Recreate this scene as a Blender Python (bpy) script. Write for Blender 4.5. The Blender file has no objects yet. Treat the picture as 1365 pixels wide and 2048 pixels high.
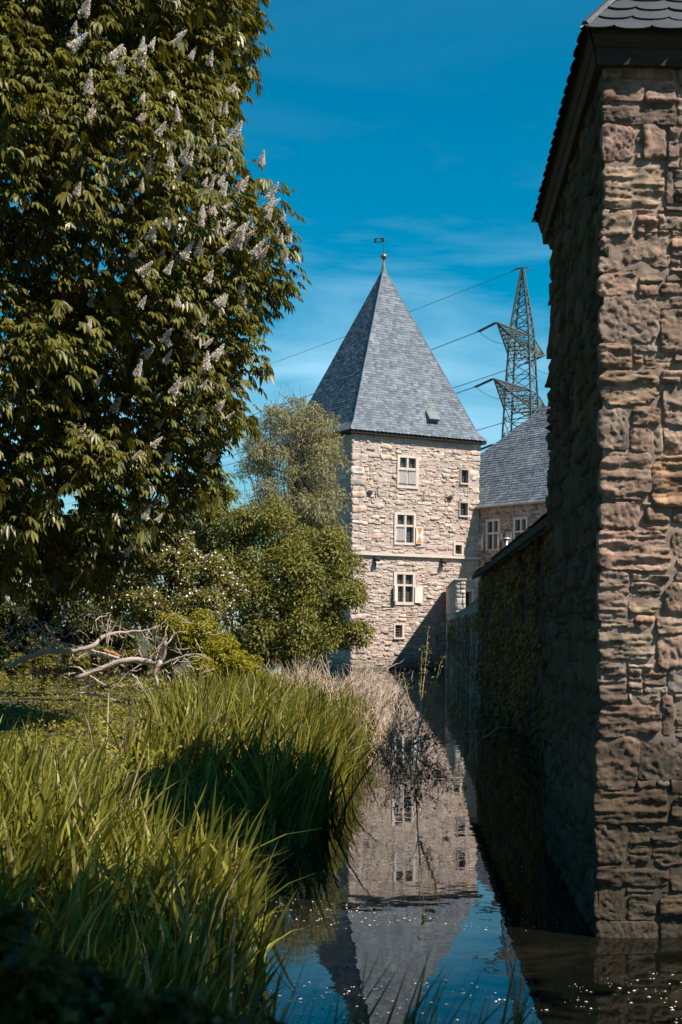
import bpy, math, random
import numpy as np
from mathutils import Vector, Matrix

# ------------------------------------------------------------------ camera, sky, sun, exposure
SC = bpy.context.scene
COL = SC.collection
F, CX, HY, CZ, ROLL = 2844.0, 682.5, 1265.0, 2.0, 0.008   # focal length and horizon in pixels of the 1365x2048 frame

cam_data = bpy.data.cameras.new('camera')
cam = bpy.data.objects.new('camera', cam_data); COL.objects.link(cam)
cam.matrix_world = Matrix.Translation((0, 0, CZ)) @ Matrix.Rotation(math.pi/2, 4, 'X') @ Matrix.Rotation(ROLL, 4, 'Z')
cam_data.sensor_fit = 'AUTO'; cam_data.sensor_width = 36.0
cam_data.lens = F/2048*36.0
cam_data.shift_y = (HY-1024)/2048
cam_data.clip_start = 0.05; cam_data.clip_end = 4000
cam_data.dof.use_dof = True; cam_data.dof.focus_distance = 15.0; cam_data.dof.aperture_fstop = 7.1
SC.camera = cam

SUN_DIR = Vector((0.67, -0.44, 1.0)).normalized()          # towards the sun
sun_el = math.asin(SUN_DIR.z); sun_az = math.atan2(SUN_DIR.x, SUN_DIR.y)
world = bpy.data.worlds.new('World'); SC.world = world; world.use_nodes = True
nt = world.node_tree; nt.nodes.clear()
w_out = nt.nodes.new('ShaderNodeOutputWorld'); w_bg = nt.nodes.new('ShaderNodeBackground')
w_sky = nt.nodes.new('ShaderNodeTexSky'); w_sky.sky_type = 'NISHITA'; w_sky.sun_disc = False
w_sky.sun_elevation = sun_el; w_sky.sun_rotation = sun_az
w_sky.air_density = 1.0; w_sky.dust_density = 0.15; w_sky.ozone_density = 2.6; w_sky.altitude = 300
w_hsv = nt.nodes.new('ShaderNodeHueSaturation'); w_hsv.inputs['Hue'].default_value = 0.477
w_hsv.inputs['Saturation'].default_value = 1.62; w_hsv.inputs['Value'].default_value = 0.77
# thin cirrus streaks
w_tc = nt.nodes.new('ShaderNodeTexCoord'); w_map = nt.nodes.new('ShaderNodeMapping')
w_map.inputs['Scale'].default_value = (2.2, 2.2, 9.0); w_map.inputs['Rotation'].default_value = (0.0, 0.12, 0.3)
w_noi = nt.nodes.new('ShaderNodeTexNoise'); w_noi.inputs['Scale'].default_value = 1.6
w_noi.inputs['Detail'].default_value = 7; w_noi.inputs['Roughness'].default_value = 0.55; w_noi.inputs['Distortion'].default_value = 0.6
w_rmp = nt.nodes.new('ShaderNodeMapRange'); w_rmp.inputs[1].default_value = 0.43; w_rmp.inputs[2].default_value = 0.72
w_rmp.inputs[3].default_value = 0.0; w_rmp.inputs[4].default_value = 1.0
w_mix = nt.nodes.new('ShaderNodeMixRGB'); w_mix.inputs['Color2'].default_value = (3.0, 5.6, 7.2, 1)
nt.links.new(w_sky.outputs[0], w_hsv.inputs['Color']); nt.links.new(w_hsv.outputs[0], w_mix.inputs['Color1'])
nt.links.new(w_tc.outputs['Generated'], w_map.inputs[0]); nt.links.new(w_map.outputs[0], w_noi.inputs['Vector'])
w_sep = nt.nodes.new('ShaderNodeSeparateXYZ'); nt.links.new(w_tc.outputs['Generated'], w_sep.inputs[0])
w_low = nt.nodes.new('ShaderNodeMapRange'); w_low.interpolation_type = 'SMOOTHSTEP'
for i_, v_ in ((1, 0.12), (2, 0.36), (3, 1.0), (4, 0.03)): w_low.inputs[i_].default_value = v_
w_mul = nt.nodes.new('ShaderNodeMath'); w_mul.operation = 'MULTIPLY'
nt.links.new(w_sep.outputs[2], w_low.inputs[0]); nt.links.new(w_low.outputs[0], w_mul.inputs[0]); nt.links.new(w_rmp.outputs[0], w_mul.inputs[1])
nt.links.new(w_noi.outputs[0], w_rmp.inputs[0]); nt.links.new(w_mul.outputs[0], w_mix.inputs['Fac'])
nt.links.new(w_mix.outputs[0], w_bg.inputs[0]); nt.links.new(w_bg.outputs[0], w_out.inputs[0])
w_bg.inputs[1].default_value = 0.085

sd = bpy.data.lights.new('sun', 'SUN'); sd.energy = 5.0; sd.angle = math.radians(0.5); sd.color = (1.0, 0.89, 0.77)
sun = bpy.data.objects.new('sun', sd); COL.objects.link(sun)
sun.rotation_euler = SUN_DIR.to_track_quat('Z', 'Y').to_euler()

SC.view_settings.view_transform = 'Standard'; SC.view_settings.look = 'None'
SC.view_settings.gamma = 1.0; SC.view_settings.use_curve_mapping = False
SC.view_settings.exposure = 0.8
SC.render.engine = 'CYCLES'
SC.cycles.max_bounces = 6; SC.cycles.diffuse_bounces = 3; SC.cycles.glossy_bounces = 3; SC.cycles.transmission_bounces = 4
SC.cycles.transparent_max_bounces = 8; SC.cycles.sample_clamp_indirect = 6
SC.cycles.use_denoising = True
try: SC.cycles.denoiser = 'OPENIMAGEDENOISE'
except Exception: pass

# ------------------------------------------------------------------ helpers
R = np.random.default_rng(11)
def P(px, py, d):
    x, y = px-CX, py-HY
    return np.array([(x+ROLL*y)*d/F, d, CZ-(y-ROLL*x)*d/F])
def ray(px, py):
    x, y = px-CX, py-HY
    return np.array([(x+ROLL*y)/F, 1.0, -(y-ROLL*x)/F])
def hit(px, py, o, n):
    r = ray(px, py); c = np.array([0, 0, CZ]); n = np.asarray(n, float)
    return c + r*(np.dot(np.asarray(o)-c, n)/np.dot(r, n))

def _h(ix, iy, iz, s):
    h = (ix*374761393 + iy*668265263 + iz*2147483647 + s*1274126177) & 0xffffffff
    h = ((h ^ (h >> 13))*1274126177) & 0xffffffff
    return ((h ^ (h >> 16)) & 0xffff)/65535.0
def noise(p, s=0):
    p = np.asarray(p, float); i = np.floor(p).astype(np.int64); f = p-i; f = f*f*(3-2*f)
    x, y, z = i[..., 0], i[..., 1], i[..., 2]; fx, fy, fz = f[..., 0], f[..., 1], f[..., 2]
    def L(a, b, t): return a+(b-a)*t
    c = lambda a, b, d: _h(x+a, y+b, z+d, s)
    return L(L(L(c(0,0,0), c(1,0,0), fx), L(c(0,1,0), c(1,1,0), fx), fy),
             L(L(c(0,0,1), c(1,0,1), fx), L(c(0,1,1), c(1,1,1), fx), fy), fz)
def noise2(x, y, s=0):
    ix = np.floor(x).astype(np.int64); iy = np.floor(y).astype(np.int64); fx = x-ix; fy = y-iy; fx = fx*fx*(3-2*fx); fy = fy*fy*(3-2*fy)
    a, b, c, d = _h(ix, iy, 7, s), _h(ix+1, iy, 7, s), _h(ix, iy+1, 7, s), _h(ix+1, iy+1, 7, s)
    p = a+(b-a)*fx; return p+(c+(d-c)*fx-p)*fy
def fbm2(x, y, o=4, s=0, g=0.5):
    a, t, n = 1.0, 0, 0
    for k in range(o): t = t+a*noise2(x*2.03**k, y*2.03**k, s+k); n += a; a *= g
    return t/n-0.5
def fbm(p, o=4, s=0, g=0.5):
    p = np.asarray(p, float)
    if np.ptp(p[..., 2]) == 0: return fbm2(p[..., 0]+p[..., 2]*1.7, p[..., 1]-p[..., 2]*0.9, o, s, g)
    a, t, n = 1.0, 0, 0
    for k in range(o):
        t = t+a*noise(p*(2.03**k), s+k); n += a; a *= g
    return t/n-0.5

def new_mesh(name, verts, faces, mat=None, smooth=False, col=None):
    me = bpy.data.meshes.new(name)
    v = np.asarray(verts, np.float32)
    if isinstance(faces, np.ndarray):
        nf, k = faces.shape
        me.vertices.add(len(v)); me.vertices.foreach_set('co', v.ravel())
        me.loops.add(nf*k); me.loops.foreach_set('vertex_index', faces.ravel().astype(np.int32))
        me.polygons.add(nf); me.polygons.foreach_set('loop_start', np.arange(0, nf*k, k, dtype=np.int32))
        me.update(calc_edges=True)
    else:
        me.from_pydata([tuple(map(float, p)) for p in v], [], faces); me.update()
    if col is not None:
        a = me.color_attributes.new('Col', 'FLOAT_COLOR', 'POINT')
        c = np.asarray(col, np.float32)
        if c.ndim == 1: c = np.tile(c, (len(v), 1))
        if c.shape[1] == 3: c = np.hstack([c, np.ones((len(c), 1), np.float32)])
        a.data.foreach_set('color', c.ravel())
    if smooth: me.polygons.foreach_set('use_smooth', np.ones(len(me.polygons), bool))
    if mat is not None: me.materials.append(mat)
    return me
def link(name, me, parent=None):
    o = bpy.data.objects.new(name, me); COL.objects.link(o)
    if parent is not None:
        o.parent = parent; o.matrix_parent_inverse = Matrix.Translation(-rootloc(parent))
    return o
def rootloc(o):
    return Vector(o.location) if o.type == 'EMPTY' else Vector((0, 0, 0))
def obj(name, verts, faces, mat, parent=None, smooth=False, col=None):
    """mesh given in world coordinates"""
    return link(name, new_mesh(name, verts, faces, mat, smooth, col), parent)
def tag(o, label=None, cat=None, group=None, kind=None):
    if label: o['label'] = label
    if cat: o['category'] = cat
    if group: o['group'] = group
    if kind: o['kind'] = kind
    return o
def thing(name, label, cat, loc, group=None):
    o = bpy.data.objects.new(name, None); COL.objects.link(o); o.location = tuple(map(float, loc)); o.empty_display_size = 0.3
    return tag(o, label, cat, group)

class MB:
    def __init__(s): s.v = []; s.f = []; s.c = []
    def add(s, v, f, c=None):
        b = len(s.v); v = [tuple(map(float, p)) for p in v]; s.v += v; s.f += [tuple(b+i for i in q) for q in f]
        if c is not None: s.c += [tuple(c)]*len(v)
    def fbox(s, fr, u0, u1, w0, w1, v0, v1, c=None):
        v = [fr.p(u, w, z) for u in (u0, u1) for w in (w0, w1) for z in (v0, v1)]
        s.add(v, [(0,1,3,2), (4,6,7,5), (0,4,5,1), (2,3,7,6), (0,2,6,4), (1,5,7,3)], c)
    def prism(s, pts_a, pts_b):
        n = len(pts_a)
        s.add(list(pts_a)+list(pts_b), [tuple(range(n-1, -1, -1)), tuple(range(n, 2*n))]+[(i, (i+1) % n, n+(i+1) % n, n+i) for i in range(n)])
    def bar(s, a, b, r, n=4):
        a = np.asarray(a, float); b = np.asarray(b, float); v, f = tube([a, b], [r, r], n); s.add(v, f)
    def path(s, pts, rad, n=5): v, f = tube(pts, rad, n); s.add(v, f)
    def build(s, name, mat, parent=None, smooth=False):
        me = new_mesh(name, s.v, s.f, mat, smooth, s.c if s.c else None)
        import bmesh
        bm = bmesh.new(); bm.from_mesh(me); bmesh.ops.recalc_face_normals(bm, faces=bm.faces); bm.to_mesh(me); bm.free()
        return link(name, me, parent)
def tube(pts, rad, n=5, cap=True):
    pts = np.asarray(pts, float); m = len(pts); rad = np.broadcast_to(np.asarray(rad, float), (m,))
    t = np.gradient(pts, axis=0); t /= np.linalg.norm(t, axis=1, keepdims=True)+1e-9
    ref = np.array([0.31, 0.17, 0.93]) if abs(t[0, 2]) < 0.85 else np.array([1.0, 0.2, 0.1])
    a = np.cross(t, ref); a /= np.linalg.norm(a, axis=1, keepdims=True)+1e-9; b = np.cross(t, a)
    an = np.linspace(0, 2*math.pi, n, endpoint=False)
    v = pts[:, None]+rad[:, None, None]*(np.cos(an)[None, :, None]*a[:, None]+np.sin(an)[None, :, None]*b[:, None])
    f = [(i*n+j, i*n+(j+1) % n, (i+1)*n+(j+1) % n, (i+1)*n+j) for i in range(m-1) for j in range(n)]
    if cap: f += [tuple(range(n-1, -1, -1)), tuple((m-1)*n+j for j in range(n))]
    return v.reshape(-1, 3).tolist(), f

class Frame:
    """a wall face: origin, u direction along it, outward normal, up (or slope) direction"""
    def __init__(s, o, u, n, v=(0, 0, 1)):
        s.o = np.asarray(o, float); s.u = np.array(u, float); s.u /= np.linalg.norm(s.u)
        s.n = np.array(n, float); s.n /= np.linalg.norm(s.n); s.v = np.array(v, float); s.v /= np.linalg.norm(s.v)
        s.flip = np.dot(np.cross(s.u, s.v), s.n) < 0
    def p(s, u, w, v): return s.o+s.u*u+s.n*w+s.v*v
    def pts(s, q): q = np.asarray(q, float); return s.o+q[:, :1]*s.u+q[:, 1:2]*s.n+q[:, 2:3]*s.v
    def uv(s, px, py, w=0.0):
        h = hit(px, py, s.o+s.n*w, s.n)-s.o; return float(np.dot(h, s.u)), float(np.dot(h, s.v))
def wallframe(a, b, z=0.0):
    """vertical face from plan point a to b; outside is on the right-hand side when walking a->b"""
    a = np.array([a[0], a[1], z], float); b = np.array([b[0], b[1], z], float); u = b-a
    return Frame(a, u, (u[1], -u[0], 0)), float(np.linalg.norm(u))

# ------------------------------------------------------------------ materials
def nodes(name):
    m = bpy.data.materials.new(name); m.use_nodes = True; t = m.node_tree
    return m, t, t.nodes['Principled BSDF'], lambda k: t.nodes.new(k), t.links.new
def material(name, c1, c2=None, scale=3.0, rough=0.85, bump=0.0, bscale=20.0, attr=False, vary=0.25, metal=0.0, island=0.0, spec=0.4,
             patch=None, pscale=0.8, pth=(0.5, 0.62), stretch=(1, 1, 1), streak=0.0, damp_shade=0.3):
    m, t, b, N, L = nodes(name)
    c2 = c2 or c1
    tc = N('ShaderNodeTexCoord'); mp = N('ShaderNodeMapping'); mp.inputs['Scale'].default_value = stretch
    L(tc.outputs['Object'], mp.inputs[0]); co = mp.outputs[0]
    n1 = N('ShaderNodeTexNoise'); n1.inputs['Scale'].default_value = scale; n1.inputs['Detail'].default_value = 6; L(co, n1.inputs['Vector'])
    r1 = N('ShaderNodeMapRange'); r1.inputs[1].default_value = 0.3; r1.inputs[2].default_value = 0.7; L(n1.outputs[0], r1.inputs[0])
    mx = N('ShaderNodeMixRGB'); mx.inputs['Color1'].default_value = (*c1, 1); mx.inputs['Color2'].default_value = (*c2, 1); L(r1.outputs[0], mx.inputs['Fac'])
    out = mx.outputs[0]
    if attr:
        at = N('ShaderNodeAttribute'); at.attribute_name = 'Col'
        mu = N('ShaderNodeMixRGB'); mu.blend_type = 'MULTIPLY'; mu.inputs['Fac'].default_value = 1.0
        L(at.outputs['Color'], mu.inputs['Color1']); L(out, mu.inputs['Color2']); out = mu.outputs[0]
    if patch:
        n3 = N('ShaderNodeTexNoise'); n3.inputs['Scale'].default_value = pscale; n3.inputs['Detail'].default_value = 5; L(co, n3.inputs['Vector'])
        r3 = N('ShaderNodeMapRange'); r3.inputs[1].default_value = pth[0]; r3.inputs[2].default_value = pth[1]; L(n3.outputs[0], r3.inputs[0])
        m3 = N('ShaderNodeMixRGB'); m3.inputs['Color2'].default_value = (*patch, 1); L(r3.outputs[0], m3.inputs['Fac']); L(out, m3.inputs['Color1']); out = m3.outputs[0]
    if streak:   # rain streaks and damp wall foot; on the gatehouse the band also paints shade
        ms = N('ShaderNodeMapping'); ms.inputs['Scale'].default_value = (2.6, 2.6, 0.16); L(tc.outputs['Object'], ms.inputs[0])
        n4 = N('ShaderNodeTexNoise'); n4.inputs['Scale'].default_value = 1.0; n4.inputs['Detail'].default_value = 5; L(ms.outputs[0], n4.inputs['Vector'])
        r4 = N('ShaderNodeMapRange'); r4.inputs[1].default_value = 0.52; r4.inputs[2].default_value = 0.72; r4.inputs[4].default_value = streak; L(n4.outputs[0], r4.inputs[0])
        sz_ = N('ShaderNodeSeparateXYZ'); L(tc.outputs['Object'], sz_.inputs[0]); n5 = N('ShaderNodeTexNoise'); n5.inputs['Scale'].default_value = 1.4; L(tc.outputs['Object'], n5.inputs['Vector'])
        ad = N('ShaderNodeMath'); ad.operation = 'MULTIPLY_ADD'; ad.inputs[1].default_value = -1.4; L(n5.outputs[0], ad.inputs[0]); L(sz_.outputs[2], ad.inputs[2])
        r5 = N('ShaderNodeMapRange'); r5.inputs[1].default_value = damp_shade-1.05; r5.inputs[2].default_value = damp_shade; r5.inputs[3].default_value = 0.85; r5.inputs[4].default_value = 0.0; L(ad.outputs[0], r5.inputs[0])
        mx5 = N('ShaderNodeMath'); mx5.operation = 'MAXIMUM'; L(r4.outputs[0], mx5.inputs[0]); L(r5.outputs[0], mx5.inputs[1])
        m4 = N('ShaderNodeMixRGB'); m4.inputs['Color2'].default_value = (0.15, 0.135, 0.105, 1) if damp_shade < 0.5 else (0.04, 0.034, 0.022, 1); L(mx5.outputs[0], m4.inputs['Fac']); L(out, m4.inputs['Color1']); out = m4.outputs[0]
    if island:
        ge = N('ShaderNodeNewGeometry'); hs = N('ShaderNodeHueSaturation')
        rr = N('ShaderNodeMapRange'); rr.inputs[3].default_value = 1-island; rr.inputs[4].default_value = 1+island
        L(ge.outputs['Random Per Island'], rr.inputs[0]); L(rr.outputs[0], hs.inputs['Value']); L(out, hs.inputs['Color']); out = hs.outputs[0]
    L(out, b.inputs['Base Color'])
    b.inputs['Roughness'].default_value = rough; b.inputs['Metallic'].default_value = metal
    b.inputs['Specular IOR Level'].default_value = spec
    if bump:
        n2 = N('ShaderNodeTexNoise'); n2.inputs['Scale'].default_value = bscale; n2.inputs['Detail'].default_value = 8; n2.inputs['Roughness'].default_value = 0.65; L(co, n2.inputs['Vector'])
        bp = N('ShaderNodeBump'); bp.inputs['Strength'].default_value = 1.0; bp.inputs['Distance'].default_value = bump
        L(n2.outputs[0], bp.inputs['Height']); L(bp.outputs[0], b.inputs['Normal'])
    return m
def leaf_material(name, c1, c2, trans=0.35, rough=0.5, spec=0.35, tint=(1.25, 1.1, 0.5)):
    m, t, b, N, L = nodes(name)
    ge = N('ShaderNodeNewGeometry'); mx = N('ShaderNodeMixRGB')
    mx.inputs['Color1'].default_value = (*c1, 1); mx.inputs['Color2'].default_value = (*c2, 1)
    L(ge.outputs['Random Per Island'], mx.inputs['Fac']); L(mx.outputs[0], b.inputs['Base Color'])
    b.inputs['Roughness'].default_value = rough; b.inputs['Specular IOR Level'].default_value = spec
    tr = N('ShaderNodeBsdfTranslucent'); mu = N('ShaderNodeMixRGB'); mu.blend_type = 'MULTIPLY'; mu.inputs['Fac'].default_value = 1
    mu.inputs['Color2'].default_value = (*tint, 1); L(mx.outputs[0], mu.inputs['Color1']); L(mu.outputs[0], tr.inputs['Color'])
    ms = N('ShaderNodeMixShader'); ms.inputs[0].default_value = trans
    L(b.outputs[0], ms.inputs[1]); L(tr.outputs[0], ms.inputs[2]); L(ms.outputs[0], t.nodes['Material Output'].inputs['Surface'])
    return m
M = {}
M['near_stone'] = material('near_stone', (1.45, 1.38, 1.3), (0.55, 0.53, 0.52), 12, 0.95, 0.010, 110, attr=True, patch=(0.065, 0.055, 0.048), pscale=4.0, pth=(0.52, 0.72), spec=0.15, streak=0.30, damp_shade=1.25)  # band raised so that it also paints shade over the wall foot
M['near_mortar'] = material('near_mortar', (0.40, 0.31, 0.25), (0.2, 0.155, 0.125), 9, 0.97, 0.010, 120, spec=0.15, streak=0.3, damp_shade=1.25)  # same painted shade at the foot, over the real damp
M['shade_stone'] = material('shade_stone', (1.2,)*3, (0.6, 0.62, 0.55), 5, 0.95, 0.006, 40, attr=True, patch=(0.05, 0.048, 0.018), pscale=1.6, pth=(0.46, 0.60))  # shade put into the colour: darker stone for faces turned from the sun
M['shade_mortar'] = material('shade_mortar', (0.075, 0.065, 0.035), (0.045, 0.04, 0.022), 4, 0.95, 0.008, 40, patch=(0.045, 0.045, 0.016), pscale=1.5)  # mortar darkened the same way, shade painted in
M['tower_stone'] = material('tower_stone', (1.16, 1.14, 1.12), (0.86, 0.83, 0.80), 4.5, 0.95, 0.03, 12, attr=True, patch=(0.42, 0.38, 0.345), pscale=0.7, pth=(0.5, 0.8), spec=0.2, streak=0.40)
M['tower_mortar'] = material('tower_mortar', (0.49, 0.40, 0.35), (0.40, 0.33, 0.29), 2.5, 0.95, 0.03, 14, spec=0.2, streak=0.35)
M['dressed'] = material('dressed', (0.62, 0.54, 0.47), (0.5, 0.43, 0.37), 5, 0.85, 0.006, 18)
M['wing_stone'] = material('wing_stone', (1.2, 1.1, 1.05), (0.7, 0.66, 0.64), 3.2, 0.93, 0.03, 9, attr=True)
M['slate'] = material('slate', (0.145, 0.175, 0.21), (0.11, 0.135, 0.165), 5, 0.75, 0.004, 30, island=0.32, spec=0.2, patch=(0.22, 0.245, 0.26), pscale=0.8, pth=(0.55, 0.8))
M['slate_dark'] = material('slate_dark', (0.05, 0.058, 0.068), (0.036, 0.042, 0.05), 5, 0.5, 0.003, 40, island=0.22, spec=0.5)
M['eave_timber'] = material('eave_timber', (0.05, 0.036, 0.027), (0.03, 0.022, 0.017), 4, 0.85, 0.003, 30, stretch=(1, 6, 6))
M['dark_timber'] = material('dark_timber', (0.018, 0.015, 0.013), (0.012, 0.01, 0.009), 4, 0.9)
M['grey_timber'] = material('grey_timber', (0.42, 0.40, 0.39), (0.26, 0.245, 0.24), 3, 0.85, 0.003, 30, stretch=(14, 14, 1.2))
M['white_paint'] = material('white_paint', (0.74, 0.68, 0.60), (0.62, 0.56, 0.49), 3, 0.7, 0.002, 20)
M['orange_paint'] = material('orange_paint', (0.52, 0.25, 0.11), (0.42, 0.19, 0.08), 4, 0.7)
M['iron'] = material('iron', (0.035, 0.033, 0.032), (0.05, 0.04, 0.033), 8, 0.7, metal=0.3)
M['lead'] = material('lead', (0.2, 0.21, 0.22), (0.14, 0.15, 0.16), 5, 0.6, metal=0.4)
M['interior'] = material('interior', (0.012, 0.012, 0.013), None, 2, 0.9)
M['copper'] = material('copper', (0.17, 0.21, 0.20), (0.12, 0.15, 0.145), 4, 0.65)
M['gold'] = material('gold', (0.42, 0.25, 0.10), (0.2, 0.12, 0.06), 4, 0.4, metal=0.7)
M['zinc'] = material('zinc', (0.3, 0.32, 0.33), (0.22, 0.235, 0.25), 4, 0.5, metal=0.5)
M['steel'] = material('steel', (0.6, 0.6, 0.6), (0.5, 0.5, 0.5), 4, 0.25, metal=1.0)
M['galvanised'] = material('galvanised', (0.10, 0.125, 0.125), (0.07, 0.09, 0.09), 1, 0.65, metal=0.2)
M['cable'] = material('cable', (0.06, 0.075, 0.085), None, 1, 0.7)
M['insulator'] = material('insulator', (0.08, 0.09, 0.095), None, 1, 0.4)
M['tile'] = material('tile', (0.30, 0.17, 0.12), (0.2, 0.12, 0.09), 4, 0.85, 0.004, 25, island=0.3, patch=(0.12, 0.11, 0.07), pscale=2)
M['render'] = material('render', (0.30, 0.275, 0.25), (0.19, 0.18, 0.165), 2.5, 0.95, 0.05, 5, patch=(0.12, 0.12, 0.065), pscale=0.9, pth=(0.5, 0.65), stretch=(1, 1, 0.6))
M['bark'] = material('bark', (0.075, 0.058, 0.042), (0.045, 0.036, 0.027), 5, 0.95, 0.02, 12, stretch=(1, 1, 0.25))
M['dead_wood'] = material('dead_wood', (0.48, 0.40, 0.35), (0.3, 0.25, 0.22), 5, 0.9, 0.008, 25)
M['raw_wood'] = material('raw_wood', (0.42, 0.20, 0.06), (0.3, 0.14, 0.05), 9, 0.9)
M['twig'] = material('twig', (0.56, 0.44, 0.36), (0.4, 0.3, 0.24), 2, 0.9, island=0.3)
M['twig_dark'] = material('twig_dark', (0.11, 0.085, 0.065), (0.08, 0.06, 0.05), 2, 0.9)
M['soil'] = material('soil', (0.05, 0.045, 0.022), (0.075, 0.068, 0.03), 1.5, 0.95, 0.03, 8, patch=(0.06, 0.075, 0.02), pscale=0.4)
M['chestnut_leaf'] = leaf_material('chestnut_leaf', (0.04, 0.048, 0.006), (0.175, 0.165, 0.024), 0.28, 0.42, 0.5)
M['willow_leaf'] = leaf_material('willow_leaf', (0.2, 0.205, 0.115), (0.36, 0.34, 0.205), 0.3, 0.55)
M['shrub_leaf'] = leaf_material('shrub_leaf', (0.095, 0.105, 0.018), (0.26, 0.25, 0.055), 0.3, 0.5)
M['hawthorn_leaf'] = leaf_material('hawthorn_leaf', (0.085, 0.088, 0.013), (0.22, 0.2, 0.032), 0.3, 0.5)
M['yellow_leaf'] = leaf_material('yellow_leaf', (0.17, 0.17, 0.012), (0.34, 0.315, 0.022), 0.35, 0.5)
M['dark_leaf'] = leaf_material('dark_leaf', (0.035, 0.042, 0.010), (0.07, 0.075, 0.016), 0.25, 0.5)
M['weed_leaf'] = leaf_material('weed_leaf', (0.12, 0.12, 0.012), (0.27, 0.24, 0.03), 0.3, 0.5)
M['reed_leaf'] = leaf_material('reed_leaf', (0.06, 0.07, 0.007), (0.3, 0.285, 0.045), 0.3, 0.45, 0.35)
M['dry_leaf'] = leaf_material('dry_leaf', (0.16, 0.095, 0.024), (0.27, 0.17, 0.05), 0.15, 0.8, 0.2)
M['dry_reed'] = leaf_material('dry_reed', (0.26, 0.19, 0.09), (0.42, 0.33, 0.18), 0.2, 0.7, 0.2)
M['blossom'] = leaf_material('blossom', (0.74, 0.68, 0.63), (0.88, 0.83, 0.78), 0.25, 0.7, 0.2, (1, 0.95, 0.9))
M['petal'] = leaf_material('petal', (0.7, 0.62, 0.54), (0.85, 0.78, 0.7), 0.1, 0.7, 0.2, (1, 1, 1))

def glass_material():
    m, t, b, N, L = nodes('glass'); b.inputs['Base Color'].default_value = (0.03, 0.04, 0.05, 1); b.inputs['Roughness'].default_value = 0.08
    b.inputs['Specular IOR Level'].default_value = 0.9
    tc = N('ShaderNodeTexCoord'); n = N('ShaderNodeTexNoise'); n.inputs['Scale'].default_value = 9; L(tc.outputs['Object'], n.inputs['Vector'])
    bp = N('ShaderNodeBump'); bp.inputs['Distance'].default_value = 0.01; L(n.outputs[0], bp.inputs['Height']); L(bp.outputs[0], b.inputs['Normal'])
    return m
M['glass'] = glass_material()
def water_material():
    m, t, b, N, L = nodes('moat_water')
    b.inputs['IOR'].default_value = 1.37
    tc = N('ShaderNodeTexCoord')
    n = N('ShaderNodeTexNoise'); n.inputs['Scale'].default_value = 2.2; n.inputs['Detail'].default_value = 3; L(tc.outputs['Object'], n.inputs['Vector'])
    bp = N('ShaderNodeBump'); bp.inputs['Distance'].default_value = 0.0016; bp.inputs['Strength'].default_value = 1; L(n.outputs[0], bp.inputs['Height']); L(bp.outputs[0], b.inputs['Normal'])
    n2 = N('ShaderNodeTexNoise'); n2.inputs['Scale'].default_value = 0.7; n2.inputs['Detail'].default_value = 6; L(tc.outputs['Object'], n2.inputs['Vector'])
    r = N('ShaderNodeMapRange'); r.inputs[1].default_value = 0.4; r.inputs[2].default_value = 0.7; r.inputs[3].default_value = 0.0; r.inputs[4].default_value = 0.03
    L(n2.outputs[0], r.inputs[0]); L(r.outputs[0], b.inputs['Roughness'])
    n3 = N('ShaderNodeTexNoise'); n3.inputs['Scale'].default_value = 1.6; n3.inputs['Detail'].default_value = 9; n3.inputs['Roughness'].default_value = 0.7; n3.inputs['Distortion'].default_value = 1.2; L(tc.outputs['Object'], n3.inputs['Vector'])
    r3 = N('ShaderNodeMapRange'); r3.inputs[1].default_value = 0.5; r3.inputs[2].default_value = 0.8; L(n3.outputs[0], r3.inputs[0])
    m3 = N('ShaderNodeMixRGB'); m3.inputs['Color1'].default_value = (0.004, 0.0045, 0.003, 1); m3.inputs['Color2'].default_value = (0.02, 0.018, 0.012, 1); L(r3.outputs[0], m3.inputs['Fac']); L(m3.outputs[0], b.inputs['Base Color'])
    return m
M['water'] = water_material()

# ------------------------------------------------------------------ masonry
def subtract(rect, ops, mn):
    out = [rect]
    for (a, b, c, d) in ops:
        nxt = []
        for (u0, v0, u1, v1) in out:
            if u1 <= a or u0 >= c or v1 <= b or v0 >= d: nxt.append((u0, v0, u1, v1)); continue
            if u0 < a: nxt.append((u0, v0, a, v1))
            if u1 > c: nxt.append((c, v0, u1, v1))
            lo, hi = max(u0, a), min(u1, c)
            if v0 < b: nxt.append((lo, v0, hi, b))
            if v1 > d: nxt.append((lo, d, hi, v1))
        out = nxt
    return [r for r in out if r[2]-r[0] > mn and r[3]-r[1] > mn*0.6]
def rubble(u0, u1, v0, v1, rng, course, aspect=(1.0, 2.6), split=0.55, layers=(2, 4), ops=(), mn=0.05):
    rects = []; v = v0
    while v < v1-1e-6:
        ch = min(rng.uniform(*course), v1-v)
        if v1-v-ch < course[0]*0.5: ch = v1-v
        u = u0
        while u < u1-1e-6:
            sw = ch*rng.uniform(*aspect)
            if u1-u-sw < ch*0.5: sw = u1-u
            if rng.random() < split:
                k = int(rng.integers(layers[0], layers[1]+1)); cuts = np.sort(np.clip(np.arange(1, k)/k+rng.uniform(-0.35/k, 0.35/k, k-1), 0.12, 0.88))
                vs = np.concatenate([[0], cuts, [1]])*ch+v
                for i in range(k):
                    lh = vs[i+1]-vs[i]; m = 1 if rng.random() < 0.25 else int(rng.integers(1, 4)); m = max(1, min(m, int(sw/(lh*0.9))))
                    us = np.concatenate([[0], np.sort(np.arange(1, m)/m+rng.uniform(-0.3/m, 0.3/m, m-1)) if m > 1 else [], [1]])*sw+u
                    rects += [(us[j], vs[i], us[j+1], vs[i+1]) for j in range(m)]
            else: rects.append((u, v, u+sw, v+ch))
            u += sw
        v += ch
    out = []
    for r in rects: out += subtract(r, ops, mn)
    return out
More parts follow.
